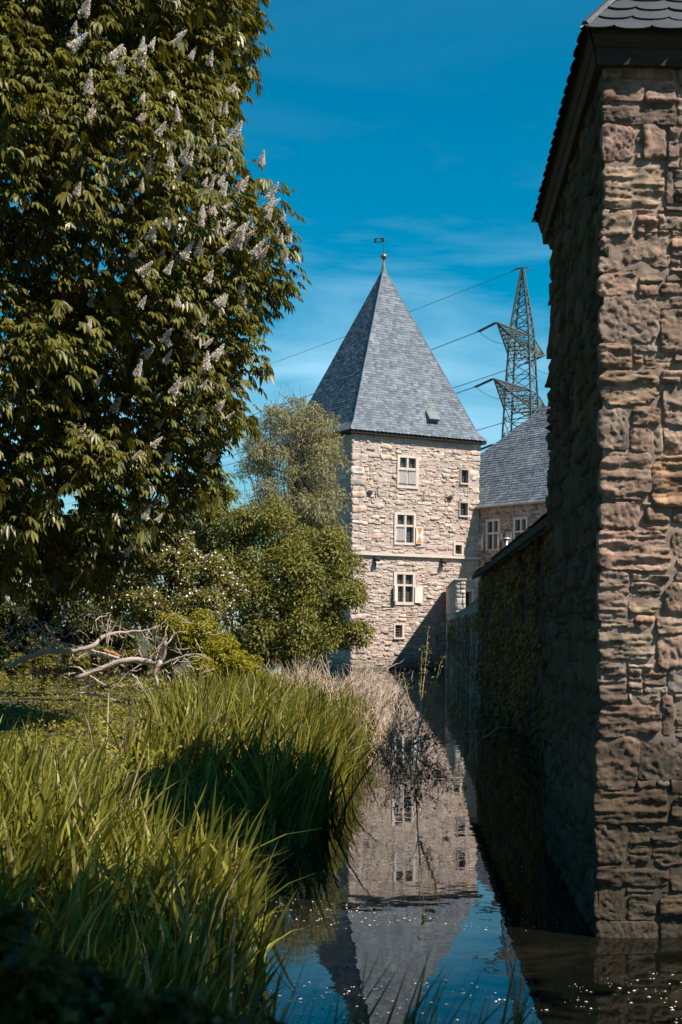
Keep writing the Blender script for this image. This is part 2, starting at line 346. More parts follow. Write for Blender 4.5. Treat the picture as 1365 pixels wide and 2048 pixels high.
def quoins(edge, sgn, v0, v1, rng, hr, ws):
    """alternating long and short corner blocks up one edge of a wall"""
    out, v, k = [], v0, 0
    while v < v1-0.05:
        h = min(rng.uniform(*hr), v1-v); h = v1-v if v1-v-h < hr[0]*0.6 else h; w = ws[k % 2]*rng.uniform(0.85, 1.2)
        out.append((edge, v, edge+w, v+h) if sgn > 0 else (edge-w, v, edge, v+h)); v += h; k += 1
    return out
def stones(fr, rects, parent, mat, palette, rng, depth, joint, res, wob=0.0, wfreq=2.0, rough=0.0, jit=0.0, n_parts=0, key=None, name='stone', fs=1.0, dr=(0.55, 1.35), batch='stonework'):
    """each stone is a grid over its rectangle: border sunk behind the mortar, ragged outline, broken corners, worn relief.
    The first n_parts (in key order) become parts of their own, the rest one joined part"""
    order = sorted(rects, key=key) if key else list(rects)
    if not order: return
    pal = np.array([p[:3] for p in palette]); pw = np.array([p[3] for p in palette]); pw = pw/pw.sum()
    cols = {k: [] for k in 'S T W H U V tilt dep st ox oy rc'.split()}; faces, sizes, colors = [], [], []
    for (u0, v0, u1, v1) in order:
        u0 += joint; u1 -= joint; v0 += joint*0.8; v1 -= joint*0.8; W, H = u1-u0, v1-v0
        nu, nv = max(4, int(W/res)), max(4, int(H/res)); e = 0.35*min(0.008/fs, W*0.10, H*0.10)
        s_ = np.concatenate([[0], np.linspace(e, W-e, nu), [W]]); t_ = np.concatenate([[0], np.linspace(e, H-e, nv), [H]])
        S, T = np.meshgrid(s_, t_, indexing='ij'); n, m = S.shape; S, T = S.ravel(), T.ravel(); a, b = S/W, T/H
        j = rng.uniform(-1, 1, (4, 2))*jit*min(W, H); c00, c10, c01, c11 = (1-a)*(1-b), a*(1-b), (1-a)*b, a*b
        d = depth*rng.uniform(*dr); k = len(S)
        cols['S'].append(S); cols['T'].append(T); cols['W'].append(np.full(k, W)); cols['H'].append(np.full(k, H))
        cols['U'].append(u0+S+c00*j[0, 0]+c10*j[1, 0]+c01*j[2, 0]+c11*j[3, 0]); cols['V'].append(v0+T+c00*j[0, 1]+c10*j[1, 1]+c01*j[2, 1]+c11*j[3, 1])
        cols['tilt'].append(rng.uniform(-0.4, 0.4)*d*(a-0.5)+rng.uniform(-0.9, 0.5)*d*(b-0.5)); cols['dep'].append(np.full(k, d))
        cols['st'].append(np.full(k, rng.random())); cols['ox'].append(np.full(k, rng.uniform(0, 90))); cols['oy'].append(np.full(k, rng.uniform(0, 90))); cols['rc'].append(np.full(k, rng.uniform(0.08, 0.30)*min(W, H)))
        ix = np.arange(k).reshape(n, m); faces.append(np.stack([ix[:-1, :-1], ix[1:, :-1], ix[1:, 1:], ix[:-1, 1:]], -1).reshape(-1, 4)); sizes.append(k)
        colors.append(pal[rng.choice(len(pal), p=pw)]*rng.uniform(0.82, 1.18)*(1+rng.uniform(-0.04, 0.04, 3)))
    c = {k: np.concatenate(v) for k, v in cols.items()}
    S, T, W, H, U, V, ox, oy, st, rc = (c[k] for k in 'S T W H U V ox oy st rc'.split())
    mn = np.minimum(W, H); k = np.clip(1-np.minimum(S, W-S)/rc, 0, 1)*np.clip(1-np.minimum(T, H-T)/rc, 0, 1)*0.40*rc
    U = U+np.sign(W/2-S)*k; V = V+np.sign(H/2-T)*k
    du_, dv_ = wob*2*fbm2(U*wfreq+3.3, V*wfreq, 3, 5), wob*2*fbm2(U*wfreq+17.1, V*wfreq+17.1, 3, 9); U, V = U+du_, V+dv_
    rx, ry = U*13*fs+ox, V*13*fs+oy
    U = U+0.028/fs*fbm2(rx, ry, 3, 21)*np.minimum(1, 3*mn*fs); V = V+0.024/fs*fbm2(rx+7.7, ry+7.7, 3, 23)*np.minimum(1, 4*H*fs)
    edge = np.minimum(np.minimum(S, W-S), np.minimum(T, H-T)); D = c['dep']*(0.62+0.38*np.clip(edge*fs/0.028, 0, 1)**0.7)+c['tilt']
    u_, v_ = U*fs, V*fs
    q1 = 9*fbm2(u_*3+ox, v_*22+oy, 3, 2, 0.55); bed = 2.25*(np.round(q1)+0.25*(q1-np.round(q1)))/9+0.7*fbm2(u_*16+ox, v_*50+oy, 3, 7)
    pick = 0.8*fbm2(u_*24+ox, v_*24+oy, 4, 4, 0.65)+0.5*fbm2((u_+v_*0.6)*60+ox, (v_-u_*0.6)*25+oy, 2, 3)+0.6*fbm2(u_*5+ox, v_*6+oy, 2, 5)
    r1 = fbm2(u_*8+ox, v_*11+oy, 5, 6, 0.62); lum = 1.9*(r1+0.5*np.abs(r1)-0.08)
    D = D+rough*0.42*fbm2(u_*62+ox, v_*78+oy, 3, 41, 0.7)
    D = D+rough*np.where(st < 0.5, bed, np.where(st < 0.72, pick, lum))-rough*3.0*np.clip(fbm2(u_*6+ox+5, v_*10+oy, 3, 8)-0.15, 0, 1)
    bd = (S == 0) | (T == 0) | (S == W) | (T == H); D = np.where(bd, -0.03/fs**0.5, np.maximum(D, -0.012/fs**0.5))
    P_ = fr.pts(np.stack([U, D, V], -1)); st_ = np.concatenate([[0], np.cumsum(sizes)])
    for i in range(min(n_parts, len(order))):
        f = faces[i][:, ::-1].copy() if fr.flip else faces[i]; obj(name, P_[st_[i]:st_[i+1]], f, mat, parent, True, colors[i])
    if len(order) > n_parts:
        b0 = st_[n_parts]; f = np.vstack([faces[i]+st_[i]-b0 for i in range(n_parts, len(order))]); f = f[:, ::-1].copy() if fr.flip else f
        o = obj(batch, P_[b0:], f, mat, parent, True, np.vstack([np.tile(colors[i], (sizes[i], 1)) for i in range(n_parts, len(order))])); o['kind'] = 'stuff'
def wall_sheet(mb, fr, u0, u1, v0, v1, ops, reveal=0.25):
    us = sorted({u0, u1, *[x for o in ops for x in (o[0], o[2])]}); vs = sorted({v0, v1, *[x for o in ops for x in (o[1], o[3])]})
    for i in range(len(us)-1):
        for j in range(len(vs)-1):
            cu, cv = (us[i]+us[i+1])/2, (vs[j]+vs[j+1])/2
            if any(o[0] < cu < o[2] and o[1] < cv < o[3] for o in ops): continue
            mb.add([fr.p(us[i], 0, vs[j]), fr.p(us[i+1], 0, vs[j]), fr.p(us[i+1], 0, vs[j+1]), fr.p(us[i], 0, vs[j+1])], [(0, 1, 2, 3)])
    for (a, b, c, d) in ops:
        q = [(a, b), (c, b), (c, d), (a, d)]
        for k in range(4):
            (x0, y0), (x1, y1) = q[k], q[(k+1) % 4]
            mb.add([fr.p(x0, 0, y0), fr.p(x1, 0, y1), fr.p(x1, -reveal, y1), fr.p(x0, -reveal, y0)], [(0, 1, 2, 3)])

def rough_sheet(fr, u0, u1, v0, v1, step, amp, freq, name, mat, parent, seed=3):
    """mortar bed: a fine uneven sheet just behind the stone faces"""
    U, V = np.meshgrid(np.arange(u0, u1+step*0.5, step), np.arange(v0, v1+step*0.5, step), indexing='ij'); W_ = amp*2*fbm(np.stack([U*freq, V*freq, U*0], -1), 4, seed, 0.6)
    ix = np.arange(U.size).reshape(U.shape); f = np.stack([ix[:-1, :-1], ix[1:, :-1], ix[1:, 1:], ix[:-1, 1:]], -1).reshape(-1, 4)
    return obj(name, fr.pts(np.stack([U.ravel(), W_.ravel(), V.ravel()], -1)), f, mat, parent, True)
def clip_poly(poly, clip):
    """Sutherland-Hodgman against a convex counter-clockwise polygon"""
    out = poly
    for i in range(len(clip)):
        (ax, ay), (bx, by) = clip[i], clip[(i+1) % len(clip)]; inp, out = out, []
        if not inp: return []
        d = [(bx-ax)*(p[1]-ay)-(by-ay)*(p[0]-ax) for p in inp]
        for k in range(len(inp)):
            p, q, dp, dq = inp[k], inp[(k+1) % len(inp)], d[k], d[(k+1) % len(inp)]
            if dp >= 0: out.append(p)
            if (dp >= 0) != (dq >= 0): t = dp/(dp-dq); out.append((p[0]+t*(q[0]-p[0]), p[1]+t*(q[1]-p[1])))
    return out
def slates(fr, poly, rng, rowh, width, lift=0.02, scallop=True, lean=0.0):
    """overlapping slates over a convex polygon in (u, slope) coordinates; yields (points, faces, centre)"""
    us = [p[0] for p in poly]; vs = [p[1] for p in poly]; res = []
    v = min(vs); row = 0
    while v < max(vs):
        h = rowh*rng.uniform(0.94, 1.06); u = min(us)-width*(1+0.5*(row % 2))-rng.uniform(0, 0.1)*width
        while u < max(us)+width:
            w = width*rng.uniform(0.85, 1.15); vt = v+h*1.35
            if scallop: s = [(u+w, v+h*0.30), (u+w, vt), (u, vt), (u, v+h*0.38), (u+w*0.10, v+h*0.16), (u+w*0.27, v+h*0.03), (u+w*0.5, v-h*0.02), (u+w*0.80, v+h*0.06), (u+w*0.95, v+h*0.2)]
            else: s = [(u, v), (u+w, v), (u+w, vt), (u, vt)]
            if lean: s = [(p[0]+lean*(p[1]-v), p[1]) for p in s]
            c = clip_poly(s[::1], poly); 
            if len(c) >= 3:
                ar = 0.5*sum(c[i][0]*c[(i+1) % len(c)][1]-c[(i+1) % len(c)][0]*c[i][1] for i in range(len(c)))
                if abs(ar) > 0.04*w*h:
                    l2 = lift*rng.uniform(0.75, 1.3); top = [fr.p(p[0], 0.004+l2*max(0, (vt-p[1])/(vt-v)), p[1]) for p in c]
                    bot = [fr.p(p[0], 0.004+l2*max(0, (vt-p[1])/(vt-v))-0.007, p[1]) for p in c]
                    n = len(c); f = [tuple(range(n))]+[(i, n+i, n+(i+1) % n, (i+1) % n) for i in range(n)]
                    if fr.flip: f = [tuple(reversed(x)) for x in f]
                    res.append((top+bot, f, (sum(p[0] for p in c)/n, sum(p[1] for p in c)/n)))
            u += w
        v += h; row += 1
    return res
def slate_mass(items, mat, parent, name='slate_covering'):
    mb = MB()
    for v, f, _ in items: mb.add(v, f)
    o = link(name, new_mesh(name, mb.v, mb.f, mat), parent); o['kind'] = 'stuff'; return o
#MARK_SETTING

# ------------------------------------------------------------------ ground and water
def wall_x(Y): return 3.5+(Y-24.4)*0.0418            # moat-side face of the long wall on the right
def bank_x(Y): return np.interp(Y, [3, 4.6, 7.3, 10.6, 15.7, 22, 30, 45, 55, 62, 72, 90], [-1.4, -1.05, -0.70, -0.72, -0.22, 0.3, 0.6, 0.2, -1.5, -5, -9, -12])
def ground_h(X, Y):
    X = np.asarray(X, float); Y = np.asarray(Y, float)
    wig = 0.25*fbm(np.stack([Y*0.7, X*0+1.5, X*0], -1), 3, 3)
    right = np.where(Y < 9.4, 8.0, np.where(Y < 13.6, 2.3, np.where(Y < 78, wall_x(Y)+0.35, 14.0)))
    dl, dr, dn, df = X-bank_x(Y)-wig, right-X, (Y-4.3)*0.9, 96-Y
    ins = np.minimum(np.minimum(dl, df), np.minimum(dr, dn))
    bump = 0.10*fbm(np.stack([X*0.5, Y*0.5, X*0], -1), 4, 8)
    land = np.clip(-ins*0.30, 0.0, 0.42)+np.clip(-ins-4, 0, 60)*0.012+bump*np.clip(-ins, 0, 1)+0.03
    land = np.where((X > right-0.001) & (Y > 9.3), np.clip(-ins*2.0, 0, 1.0), land)
    return np.where(ins > 0, -np.clip(ins*0.6, 0, 0.9), land)
gx = np.concatenate([-np.geomspace(1500, 14, 26), np.arange(-13.5, 13.6, 0.3), np.geomspace(14, 1500, 26)])
gy = np.concatenate([-np.geomspace(1500, 8, 22), np.arange(-7, 96, 0.45), np.geomspace(97, 2200, 26)])
GX, GY = np.meshgrid(gx, gy, indexing='ij'); GZ = ground_h(GX, GY)
n, m = GX.shape; ix = np.arange(n*m).reshape(n, m)
gf = np.stack([ix[:-1, :-1], ix[1:, :-1], ix[1:, 1:], ix[:-1, 1:]], -1).reshape(-1, 4)
tag(obj('ground', np.stack([GX, GY, GZ], -1).reshape(-1, 3), gf, M['soil'], None, True), 'dark grassy soil of the moat bank', None, None, 'structure')
wx, wy = np.linspace(-20, 15, 8), np.linspace(2.5, 100, 12)
WX, WY = np.meshgrid(wx, wy, indexing='ij'); ix = np.arange(96).reshape(8, 12)
tag(obj('water', np.stack([WX, WY, WX*0], -1).reshape(-1, 3), np.stack([ix[:-1, :-1], ix[1:, :-1], ix[1:, 1:], ix[:-1, 1:]], -1).reshape(-1, 4), M['water']),
    'still dark moat water mirroring the tower', None, None, 'structure')

# ------------------------------------------------------------------ gatehouse at the right edge
NP = [(0.30, 0.22, 0.17, 4), (0.27, 0.21, 0.17, 3), (0.255, 0.19, 0.155, 2.2), (0.34, 0.225, 0.15, 1.0), (0.28, 0.238, 0.205, 1.8), (0.19, 0.152, 0.13, 1.4)]
SP = [(0.075, 0.06, 0.04, 3), (0.06, 0.052, 0.034, 3), (0.10, 0.075, 0.045, 1.5), (0.045, 0.038, 0.028, 2)]  # dark palette, shade of the unlit faces included in the colour
C0 = np.array([1.72, 9.40]); du = np.array([0.9993, 0.036]); ds = np.array([0.062, 0.998])
C1 = C0+3.7*du; C3 = C0+4.1*ds; C2 = C1+4.1*ds
gate = thing('gatehouse', 'tall rough brown stone gatehouse corner rising from the moat, with slate hip roof', 'gatehouse', (C0[0], C0[1], 0))
HW = 5.86
front, LF = wallframe(C0, C1); side, LS = wallframe(C3, C0)
rng = np.random.default_rng(5)
qn = quoins(-0.03, 1, -0.6, HW-0.08, rng, (0.13, 0.36), (0.42, 0.24))
rects = qn+rubble(-0.03, LF, -0.6, HW-0.08, rng, (0.14, 0.36), (0.8, 2.0), 0.42, (2, 4), ops=qn, mn=0.035)
near_r = [r for r in rects if r[0] < 0.95]; far_r = [r for r in rects if r[0] >= 0.95]
stones(front, near_r, gate, M['near_stone'], NP, rng, 0.021, 0.006, 0.0085, 0.022, 2.2, 0.031, 0.08, 170, key=lambda r: r[0]+(5 if r[3] < -0.1 else 0), dr=(0.25, 1.5))
stones(front, far_r, gate, M['near_stone'], NP, rng, 0.021, 0.006, 0.025, 0.022, 2.2, 0.031, 0.08, 0, dr=(0.25, 1.5))
slit = (*side.uv(1133, 862), *side.uv(1146, 722)); slit = (min(slit[0], slit[2]), slit[1], max(slit[0], slit[2]), slit[3])
rng = np.random.default_rng(6)
rects = rubble(0.0, LS, -0.6, HW-0.08, rng, (0.16, 0.36), (1.0, 2.3), 0.5, (2, 3), ops=[slit])
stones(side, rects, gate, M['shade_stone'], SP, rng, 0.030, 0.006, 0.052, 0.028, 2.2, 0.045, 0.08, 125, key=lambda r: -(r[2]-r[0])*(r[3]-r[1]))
rough_sheet(front, 0, 1.1, -1.0, HW, 0.018, 0.011, 16, 'mortar', M['near_mortar'], gate)
mb = MB(); wall_sheet(mb, Frame(front.p(0, -0.02, 0), front.u, front.n), 0, LF, -1.2, HW, [])
for a, b in ((C1, C2), (C2, C3)):
    fr, l = wallframe(a, b); wall_sheet(mb, fr, 0, l, -1.2, HW, [])
mb.build('wall', M['near_mortar'], gate)
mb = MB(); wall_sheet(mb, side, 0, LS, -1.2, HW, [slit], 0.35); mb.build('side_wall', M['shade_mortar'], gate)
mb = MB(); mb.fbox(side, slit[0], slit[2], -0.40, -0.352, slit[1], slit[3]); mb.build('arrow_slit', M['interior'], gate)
# timber cornice: boards along front and moat side
ZE = 5.95; OV = 0.155
def off(pt, a, b): return pt+du*a+ds*b
E0, E1, E2, E3 = off(C0, -OV, -OV), off(C1, OV, -OV), off(C2, OV, OV), off(C3, -OV, OV)
def cornice(pa, pb, fr, L, name):
    o = []
    prof = [((-0.03, HW-0.12), (0.075, HW-0.12), (0.088, HW-0.01), (-0.03, HW-0.01)), ((-0.03, HW-0.012), (0.095, HW-0.012), (0.120, HW+0.065), (-0.03, HW+0.065)), ((0.0, HW+0.067), (OV-0.03, HW+0.067), (OV-0.03, ZE-0.006), (0.0, ZE-0.006))]
    for q in prof:
        mb = MB(); mb.prism([fr.p(-w, w, z) if name == 'f' else fr.p(-OV, w, z) for w, z in q], [fr.p(L+w*0.0, w, z) if name == 'f' else fr.p(L+(w-0.002), w, z) for w, z in q])
        mb.build('cornice_board', M['eave_timber'], gate)
cornice(E0, E1, front, LF, 'f'); cornice(E3, E0, side, LS, 's')
# hip roof
PIT = math.radians(50); apex_run = (4.1+2*OV)/2
def roof_face(a, b, zlow, pitch):
    fr, L = wallframe(a, b, zlow); n = fr.n.copy(); v = -n*math.cos(pitch)+np.array([0, 0, math.sin(pitch)])
    return Frame(fr.o, fr.u, n*math.sin(pitch)+np.array([0, 0, math.cos(pitch)]), v), L
rng = np.random.default_rng(7)
roof_mb = MB(); ctr = (E0+E1+E2+E3)/4
SLg = apex_run/math.cos(PIT); first = True
items_by = []
for k, (a, b) in enumerate(((E0, E1), (E3, E0), (E1, E2), (E2, E3))):
    fr, L = roof_face(a, b, ZE, PIT); h = SLg
    poly = [(0, 0), (L, 0), (L/2+0.02, h), (L/2-0.02, h)]
    roof_mb.add([fr.p(u, 0, v) for u, v in poly], [(0, 1, 2, 3)])
    if k < 2: items_by.append(slates(fr, [(-0.03, -0.035), (L+0.03, -0.035), (L/2+0.03, h), (L/2-0.03, h)], rng, 0.125, 0.22, 0.016, True, 0.35 if k == 0 else -0.35))
    else: slate_mass(slates(fr, poly, rng, 0.125, 0.22, 0.016, False), M['slate_dark'], gate)
roof_mb.add([(*E0, ZE-0.004), (*E1, ZE-0.004), (*E2, ZE-0.004), (*E3, ZE-0.004)], [(3, 2, 1, 0)])
roof_o = roof_mb.build('roof', M['dark_timber'], gate)
items = sorted(items_by[0], key=lambda t: t[2][0]*0.8+t[2][1]*1.6)
for v, f, _ in items[:130]: obj('slate', v, f, M['slate_dark'], gate)
slate_mass(items[130:]+items_by[1], M['slate_dark'], gate)

mb = MB()
for e_ in (E0, E1): mb.path([np.array([*e_, ZE+0.012]), np.array([*((E0+E1+E2+E3)/4), ZE+apex_run*math.tan(PIT)+0.03])], [0.028, 0.028], 6)
mb.build('hip_flashing', M['slate_dark'], gate)

# ------------------------------------------------------------------ long covered wall along the moat
YF = 43.1; WA = np.array([wall_x(YF), YF]); WB = np.array([wall_x(13.9), 13.9])
cw = thing('covered_wall', 'long shaded moat wall overgrown with creeper under a narrow tiled roof', 'wall', (WB[0], WB[1], 0))
wfr, WL = wallframe(WA, WB); HC = 3.74
rng = np.random.default_rng(8)
rects = rubble(0, WL, -0.3, HC, rng, (0.2, 0.42), (1.2, 2.6), 0.4, (2, 3))
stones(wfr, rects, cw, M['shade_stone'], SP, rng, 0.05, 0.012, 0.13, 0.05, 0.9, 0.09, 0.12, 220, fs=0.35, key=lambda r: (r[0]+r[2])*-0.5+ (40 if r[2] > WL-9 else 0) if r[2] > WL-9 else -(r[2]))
mb = MB(); wall_sheet(mb, wfr, 0, WL, -1.2, HC, [])
inner = Frame(wfr.p(0, -0.6, 0), wfr.u, wfr.n)
mb.add([wfr.p(0, 0, -1.2), wfr.p(0, -0.6, -1.2), wfr.p(0, -0.6, HC), wfr.p(0, 0, HC)], [(0, 1, 2, 3)])
mb.add([wfr.p(0, -0.6, -1.2), wfr.p(WL, -0.6, -1.2), wfr.p(WL, -0.6, HC), wfr.p(0, -0.6, HC)], [(0, 3, 2, 1)])
mb.add([wfr.p(0, 0, HC), wfr.p(WL, 0, HC), wfr.p(WL, -0.6, HC), wfr.p(0, -0.6, HC)], [(0, 1, 2, 3)])
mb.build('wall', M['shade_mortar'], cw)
# roof over the wall: eave boards, rafters, clay tiles on a low slope rising towards the yard
ru, rov = -0.45, 0.30; sl = math.tan(math.radians(24))
mb = MB(); za = HC+0.03
q = [(rov, za-0.13), (rov, za), (-1.0, za+sl*(1.0+rov)), (-1.0, za+sl*(1.0+rov)-0.10)]
mb.prism([wfr.p(ru, w, z) for w, z in q], [wfr.p(WL-0.05, w, z) for w, z in q]); mb.build('roof_deck', M['dark_timber'], cw)
rng = np.random.default_rng(9)
rfr = Frame(wfr.p(0, rov+0.03, za-0.01), wfr.u, wfr.n*math.sin(math.atan(sl))+np.array([0, 0, math.cos(math.atan(sl))]), -wfr.n*math.cos(math.atan(sl))+np.array([0, 0, math.sin(math.atan(sl))]))
tl = slates(rfr, [(ru, 0), (WL, 0), (WL, 1.5), (ru, 1.5)], rng, 0.27, 0.19, 0.035, False)
tl.sort(key=lambda t: (t[2][1] > 0.3, abs(t[2][0]-WL*0.55)))
for v, f, _ in tl[:150]: obj('roof_tile', v, f, M['tile'], cw)
slate_mass(tl[150:], M['tile'], cw, 'tile_covering')

# lower rendered wall running on to the tower, with a gate pier
YT = 79.4; LA = np.array([wall_x(YT)+0.0, YT]); LB = WA.copy()
lw = thing('rendered_wall', 'low grey rendered moat wall between the covered wall and the tower', 'wall', (LA[0], LA[1], 0))
lfr, LL = wallframe(LA, LB)
us = np.linspace(0, LL-0.003, 60); zs = np.linspace(-1.2, 1, 26)
U, T = np.meshgrid(us, zs, indexing='ij'); top = 3.06-0.30*np.sin(np.pi*np.clip(U/LL, 0, 1))**2*0.35+0.25*(U/LL)**6
Z = np.where(T < 0, T, T*top); Wd = 0.10*fbm(np.stack([U*1.1, Z*1.4, U*0], -1), 4, 12)-0.02*Z-0.0
ix = np.arange(U.size).reshape(U.shape); f = np.stack([ix[:-1, :-1], ix[1:, :-1], ix[1:, 1:], ix[:-1, 1:]], -1).reshape(-1, 4)
obj('wall', lfr.pts(np.stack([U.ravel(), Wd.ravel(), Z.ravel()], -1)), f, M['render'], lw, True)
mb = MB()
for i in range(len(us)-1):
    a, b = top[i, -1], top[i+1, -1]
    mb.add([lfr.p(us[i], Wd[i, -1]+0.03, a), lfr.p(us[i+1], Wd[i+1, -1]+0.03, b), lfr.p(us[i+1], -0.45, b+0.05), lfr.p(us[i], -0.45, a+0.05),
            lfr.p(us[i], Wd[i, -1]+0.03, a-0.06), lfr.p(us[i+1], Wd[i+1, -1]+0.03, b-0.06), lfr.p(us[i+1], -0.45, -1.0), lfr.p(us[i], -0.45, -1.0)], [(0, 1, 2, 3), (4, 5, 1, 0), (3, 2, 6, 7)])
mb.build('coping', M['render'], lw)
pier = thing('gate_pier', 'sunlit stepped stone pier where the low wall meets the tower', 'pier', (float(wall_x(65.5)), 65.5, 0))
PY = 65.5; pa = np.array([wall_x(PY)+0.05, PY]); wd = np.array([0.0418, 1.0]); wd /= np.linalg.norm(wd)
pf, PL = wallframe(pa, pa+np.array([wd[1], -wd[0]])*0.46)
ptop = float(pf.uv(908, 1160)[1])
rng = np.random.default_rng(10)
mb = MB(); mb.fbox(pf, 0, PL, -13.9, 0, -1.0, ptop); mb.build('core', M['tower_mortar'], pier)
stones(pf, rubble(0, PL, 2.6, ptop-0.04, rng, (0.16, 0.3), (0.9, 1.6), 0.2, (2, 2)), pier, M['tower_stone'], [(0.58, 0.52, 0.46, 1), (0.42, 0.38, 0.34, 1), (0.3, 0.27, 0.25, 0.6)], rng, 0.04, 0.012, 0.04, 0.02, 1, 0.04, 0.06, 60, fs=0.4)
mb = MB(); mb.fbox(pf, -0.05, PL+0.05, -13.8, 0.06, ptop+0.002, ptop+0.07); mb.build('cap', M['dressed'], pier)

# ------------------------------------------------------------------ the tower
yaw = math.radians(30); e1 = np.array([math.cos(yaw), math.sin(yaw)]); e2 = np.array([-math.sin(yaw), math.cos(yaw)])
TP = P(702, 857, 76.0); EA = TP[:2]; ZR = TP[2]; RW, RD, OH = 8.95, 8.1, 0.32
T0 = EA+OH*e1+OH*e2; TW, TD = RW-2*OH, RD-2*OH
T1, T2, T3 = T0+e1*TW, T0+e1*TW+e2*TD, T0+e2*TD
tower = thing('castle_tower', 'square sunlit stone tower with steep slate pyramid roof standing in the moat', 'tower', (T0[0], T0[1], 0))
tf, _ = wallframe(T0, T1); tl_, _ = wallframe(T3, T0)
HT = ZR-0.10
def box(px0, py0, px1, py1, fr=None):
    fr = fr or tf; a = [fr.uv(px0, py1), fr.uv(px1, py1), fr.uv(px0, py0), fr.uv(px1, py0)]
    return ((a[0][0]+a[2][0])/2, (a[0][1]+a[1][1])/2, (a[1][0]+a[3][0])/2, (a[2][1]+a[3][1])/2)
big = [dict(s=box(794, 911, 837, 977), i=box(799, 916, 831, 971), t=937.5, m=814.5),
       dict(s=box(788, 1025, 831, 1090), i=box(794, 1030, 826.5, 1085), t=1051.5, m=810.5),
       dict(s=box(787, 1144, 830, 1210), i=box(793, 1149, 825, 1204), t=1170.5, m=808.5)]
small = [(box(920, 937, 938, 969), box(922, 940, 936, 966)), (box(918, 1003, 937, 1034), box(920, 1006, 935, 1031)),
         (box(906.5, 1085, 926, 1114), box(910, 1090, 923, 1108)), (box(787, 1247, 808.5, 1278), box(790, 1250, 804, 1275))]
door = box(930, 1184, 943, 1222)
zs = tf.uv(830, 1114)[1]
ops_i = [b['i'] for b in big]+[s[1] for s in small]+[door]
ops_s = [b['s'] for b in big]+[s[0] for s in small]+[(door[0]-0.15, door[1], door[2]+0.15, door[3]+0.22), (-1, zs-0.02, 20, zs+0.20)]
rng = np.random.default_rng(12)
TPAL = [(0.50, 0.395, 0.335, 4), (0.47, 0.385, 0.34, 3), (0.50, 0.365, 0.275, 1.5), (0.44, 0.395, 0.365, 2), (0.55, 0.475, 0.42, 1.2), (0.39, 0.335, 0.30, 1)]
qn = [r for q in quoins(-0.05, 1, -0.3, HT, rng, (0.24, 0.40), (0.85, 0.5))+quoins(TW+0.05, -1, -0.3, HT, rng, (0.24, 0.40), (0.5, 0.8)) for r in subtract(q, ops_s, 0.07)]
rects = qn+rubble(-0.05, TW+0.05, -0.3, HT, rng, (0.16, 0.30), (1.2, 2.6), 0.60, (2, 3), ops=ops_s+qn, mn=0.05)
stones(tf, rects, tower, M['tower_stone'], TPAL, rng, 0.022, 0.003, 0.066, 0.09, 0.7, 0.070, 0.20, 230, fs=0.30, dr=(0.1, 1.5), key=lambda r: -(r[2]-r[0])*(r[3]-r[1])+(9 if r[3] < 1.2 or r[2] < 1.0 and r[3] < 5 else 0))
rng = np.random.default_rng(13)
rects = rubble(0, TD, -0.3, HT, rng, (0.22, 0.42), (1.3, 3.0), 0.6, (2, 3), mn=0.07)
stones(tl_, rects, tower, M['tower_stone'], TPAL, rng, 0.035, 0.005, 0.13, 0.09, 0.7, 0.10, 0.20, 40, fs=0.28, dr=(0.1, 1.5), key=lambda r: -r[3]-r[2]*0.8)
mb = MB(); wall_sheet(mb, tf, 0, TW, -1.2, HT, ops_i, 0.30); wall_sheet(mb, tl_, 0, TD, -1.2, HT, [])
for a, b in ((T1, T2), (T2, T3)):
    fr, l = wallframe(a, b); wall_sheet(mb, fr, 0, l, -1.2, HT, [])
mb.build('wall', M['tower_mortar'], tower)
mb = MB(); mb.fbox(tf, -0.09, TW+0.09, 0.0, 0.17, zs, zs+0.13); mb.fbox(tl_, 0, TD+0.0, 0.0, 0.09, zs, zs+0.158); mb.build('string_course', M['dressed'], tower)
mb = MB(); mb.fbox(tf, -0.03, TW*0.9, 0.062, 0.16, -0.5, 0.13); mb.build('plinth', M['tower_stone'], tower); 
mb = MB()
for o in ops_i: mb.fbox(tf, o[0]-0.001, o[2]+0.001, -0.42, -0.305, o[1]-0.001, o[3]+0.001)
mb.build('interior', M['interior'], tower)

def pane(fr, a, b, c, d, par, nu=4, nv=5, w=-0.16):
    mb = MB(); mb.fbox(fr, a, c, w-0.012, w, b, d); mb.build('pane', M['glass'], par)
    mb = MB(); r = 0.008
    for k in range(nu+1): u = a+(c-a)*k/nu; mb.fbox(fr, u-r, u+r, w+0.001, w+0.012, b, d)
    for k in range(nv+1): v = b+(d-b)*k/nv; mb.fbox(fr, a, c, w+0.0135, w+0.024, v-r, v+r)
    mb.build('leading', M['lead'], par)
def planks(fr, a, b, c, d, par, w=0.01, hinge=True):
    mb = MB(); k = 3
    for j in range(k): mb.fbox(fr, a+(c-a)*j/k+0.004, a+(c-a)*(j+1)/k-0.004, w, w+0.03, b, d)
    o = mb.build('shutter', M['grey_timber'], par)
    mb = MB()
    for v in (b+(d-b)*0.08, b+(d-b)*0.92): mb.fbox(fr, a-0.06, c-0.03, w+0.032, w+0.05, v-0.02, v+0.02)
    mb.build('hinge', M['iron'], par)
def painted(fr, a, b, c, d, par, w=0.05, orange=True, th=0.04):
    """open shutter board with a painted hourglass"""
    mb = MB(); mb.fbox(fr, a, c, w, w+th, b, d); o = mb.build('shutter', M['white_paint'], par)
    if orange:
        mu, mv = (a+c)/2, (b+d)/2; e = 0.03; p = w+th+0.003
        for tri in (((a+e, b+e), (c-e, b+e), (mu, mv)), ((a+e, d-e), (mu, mv), (c-e, d-e))):
            mb = MB(); mb.prism([fr.p(u, p, v) for u, v in tri], [fr.p(u, p-0.002, v) for u, v in tri]); mb.build('painted_triangle', M['orange_paint'], par)
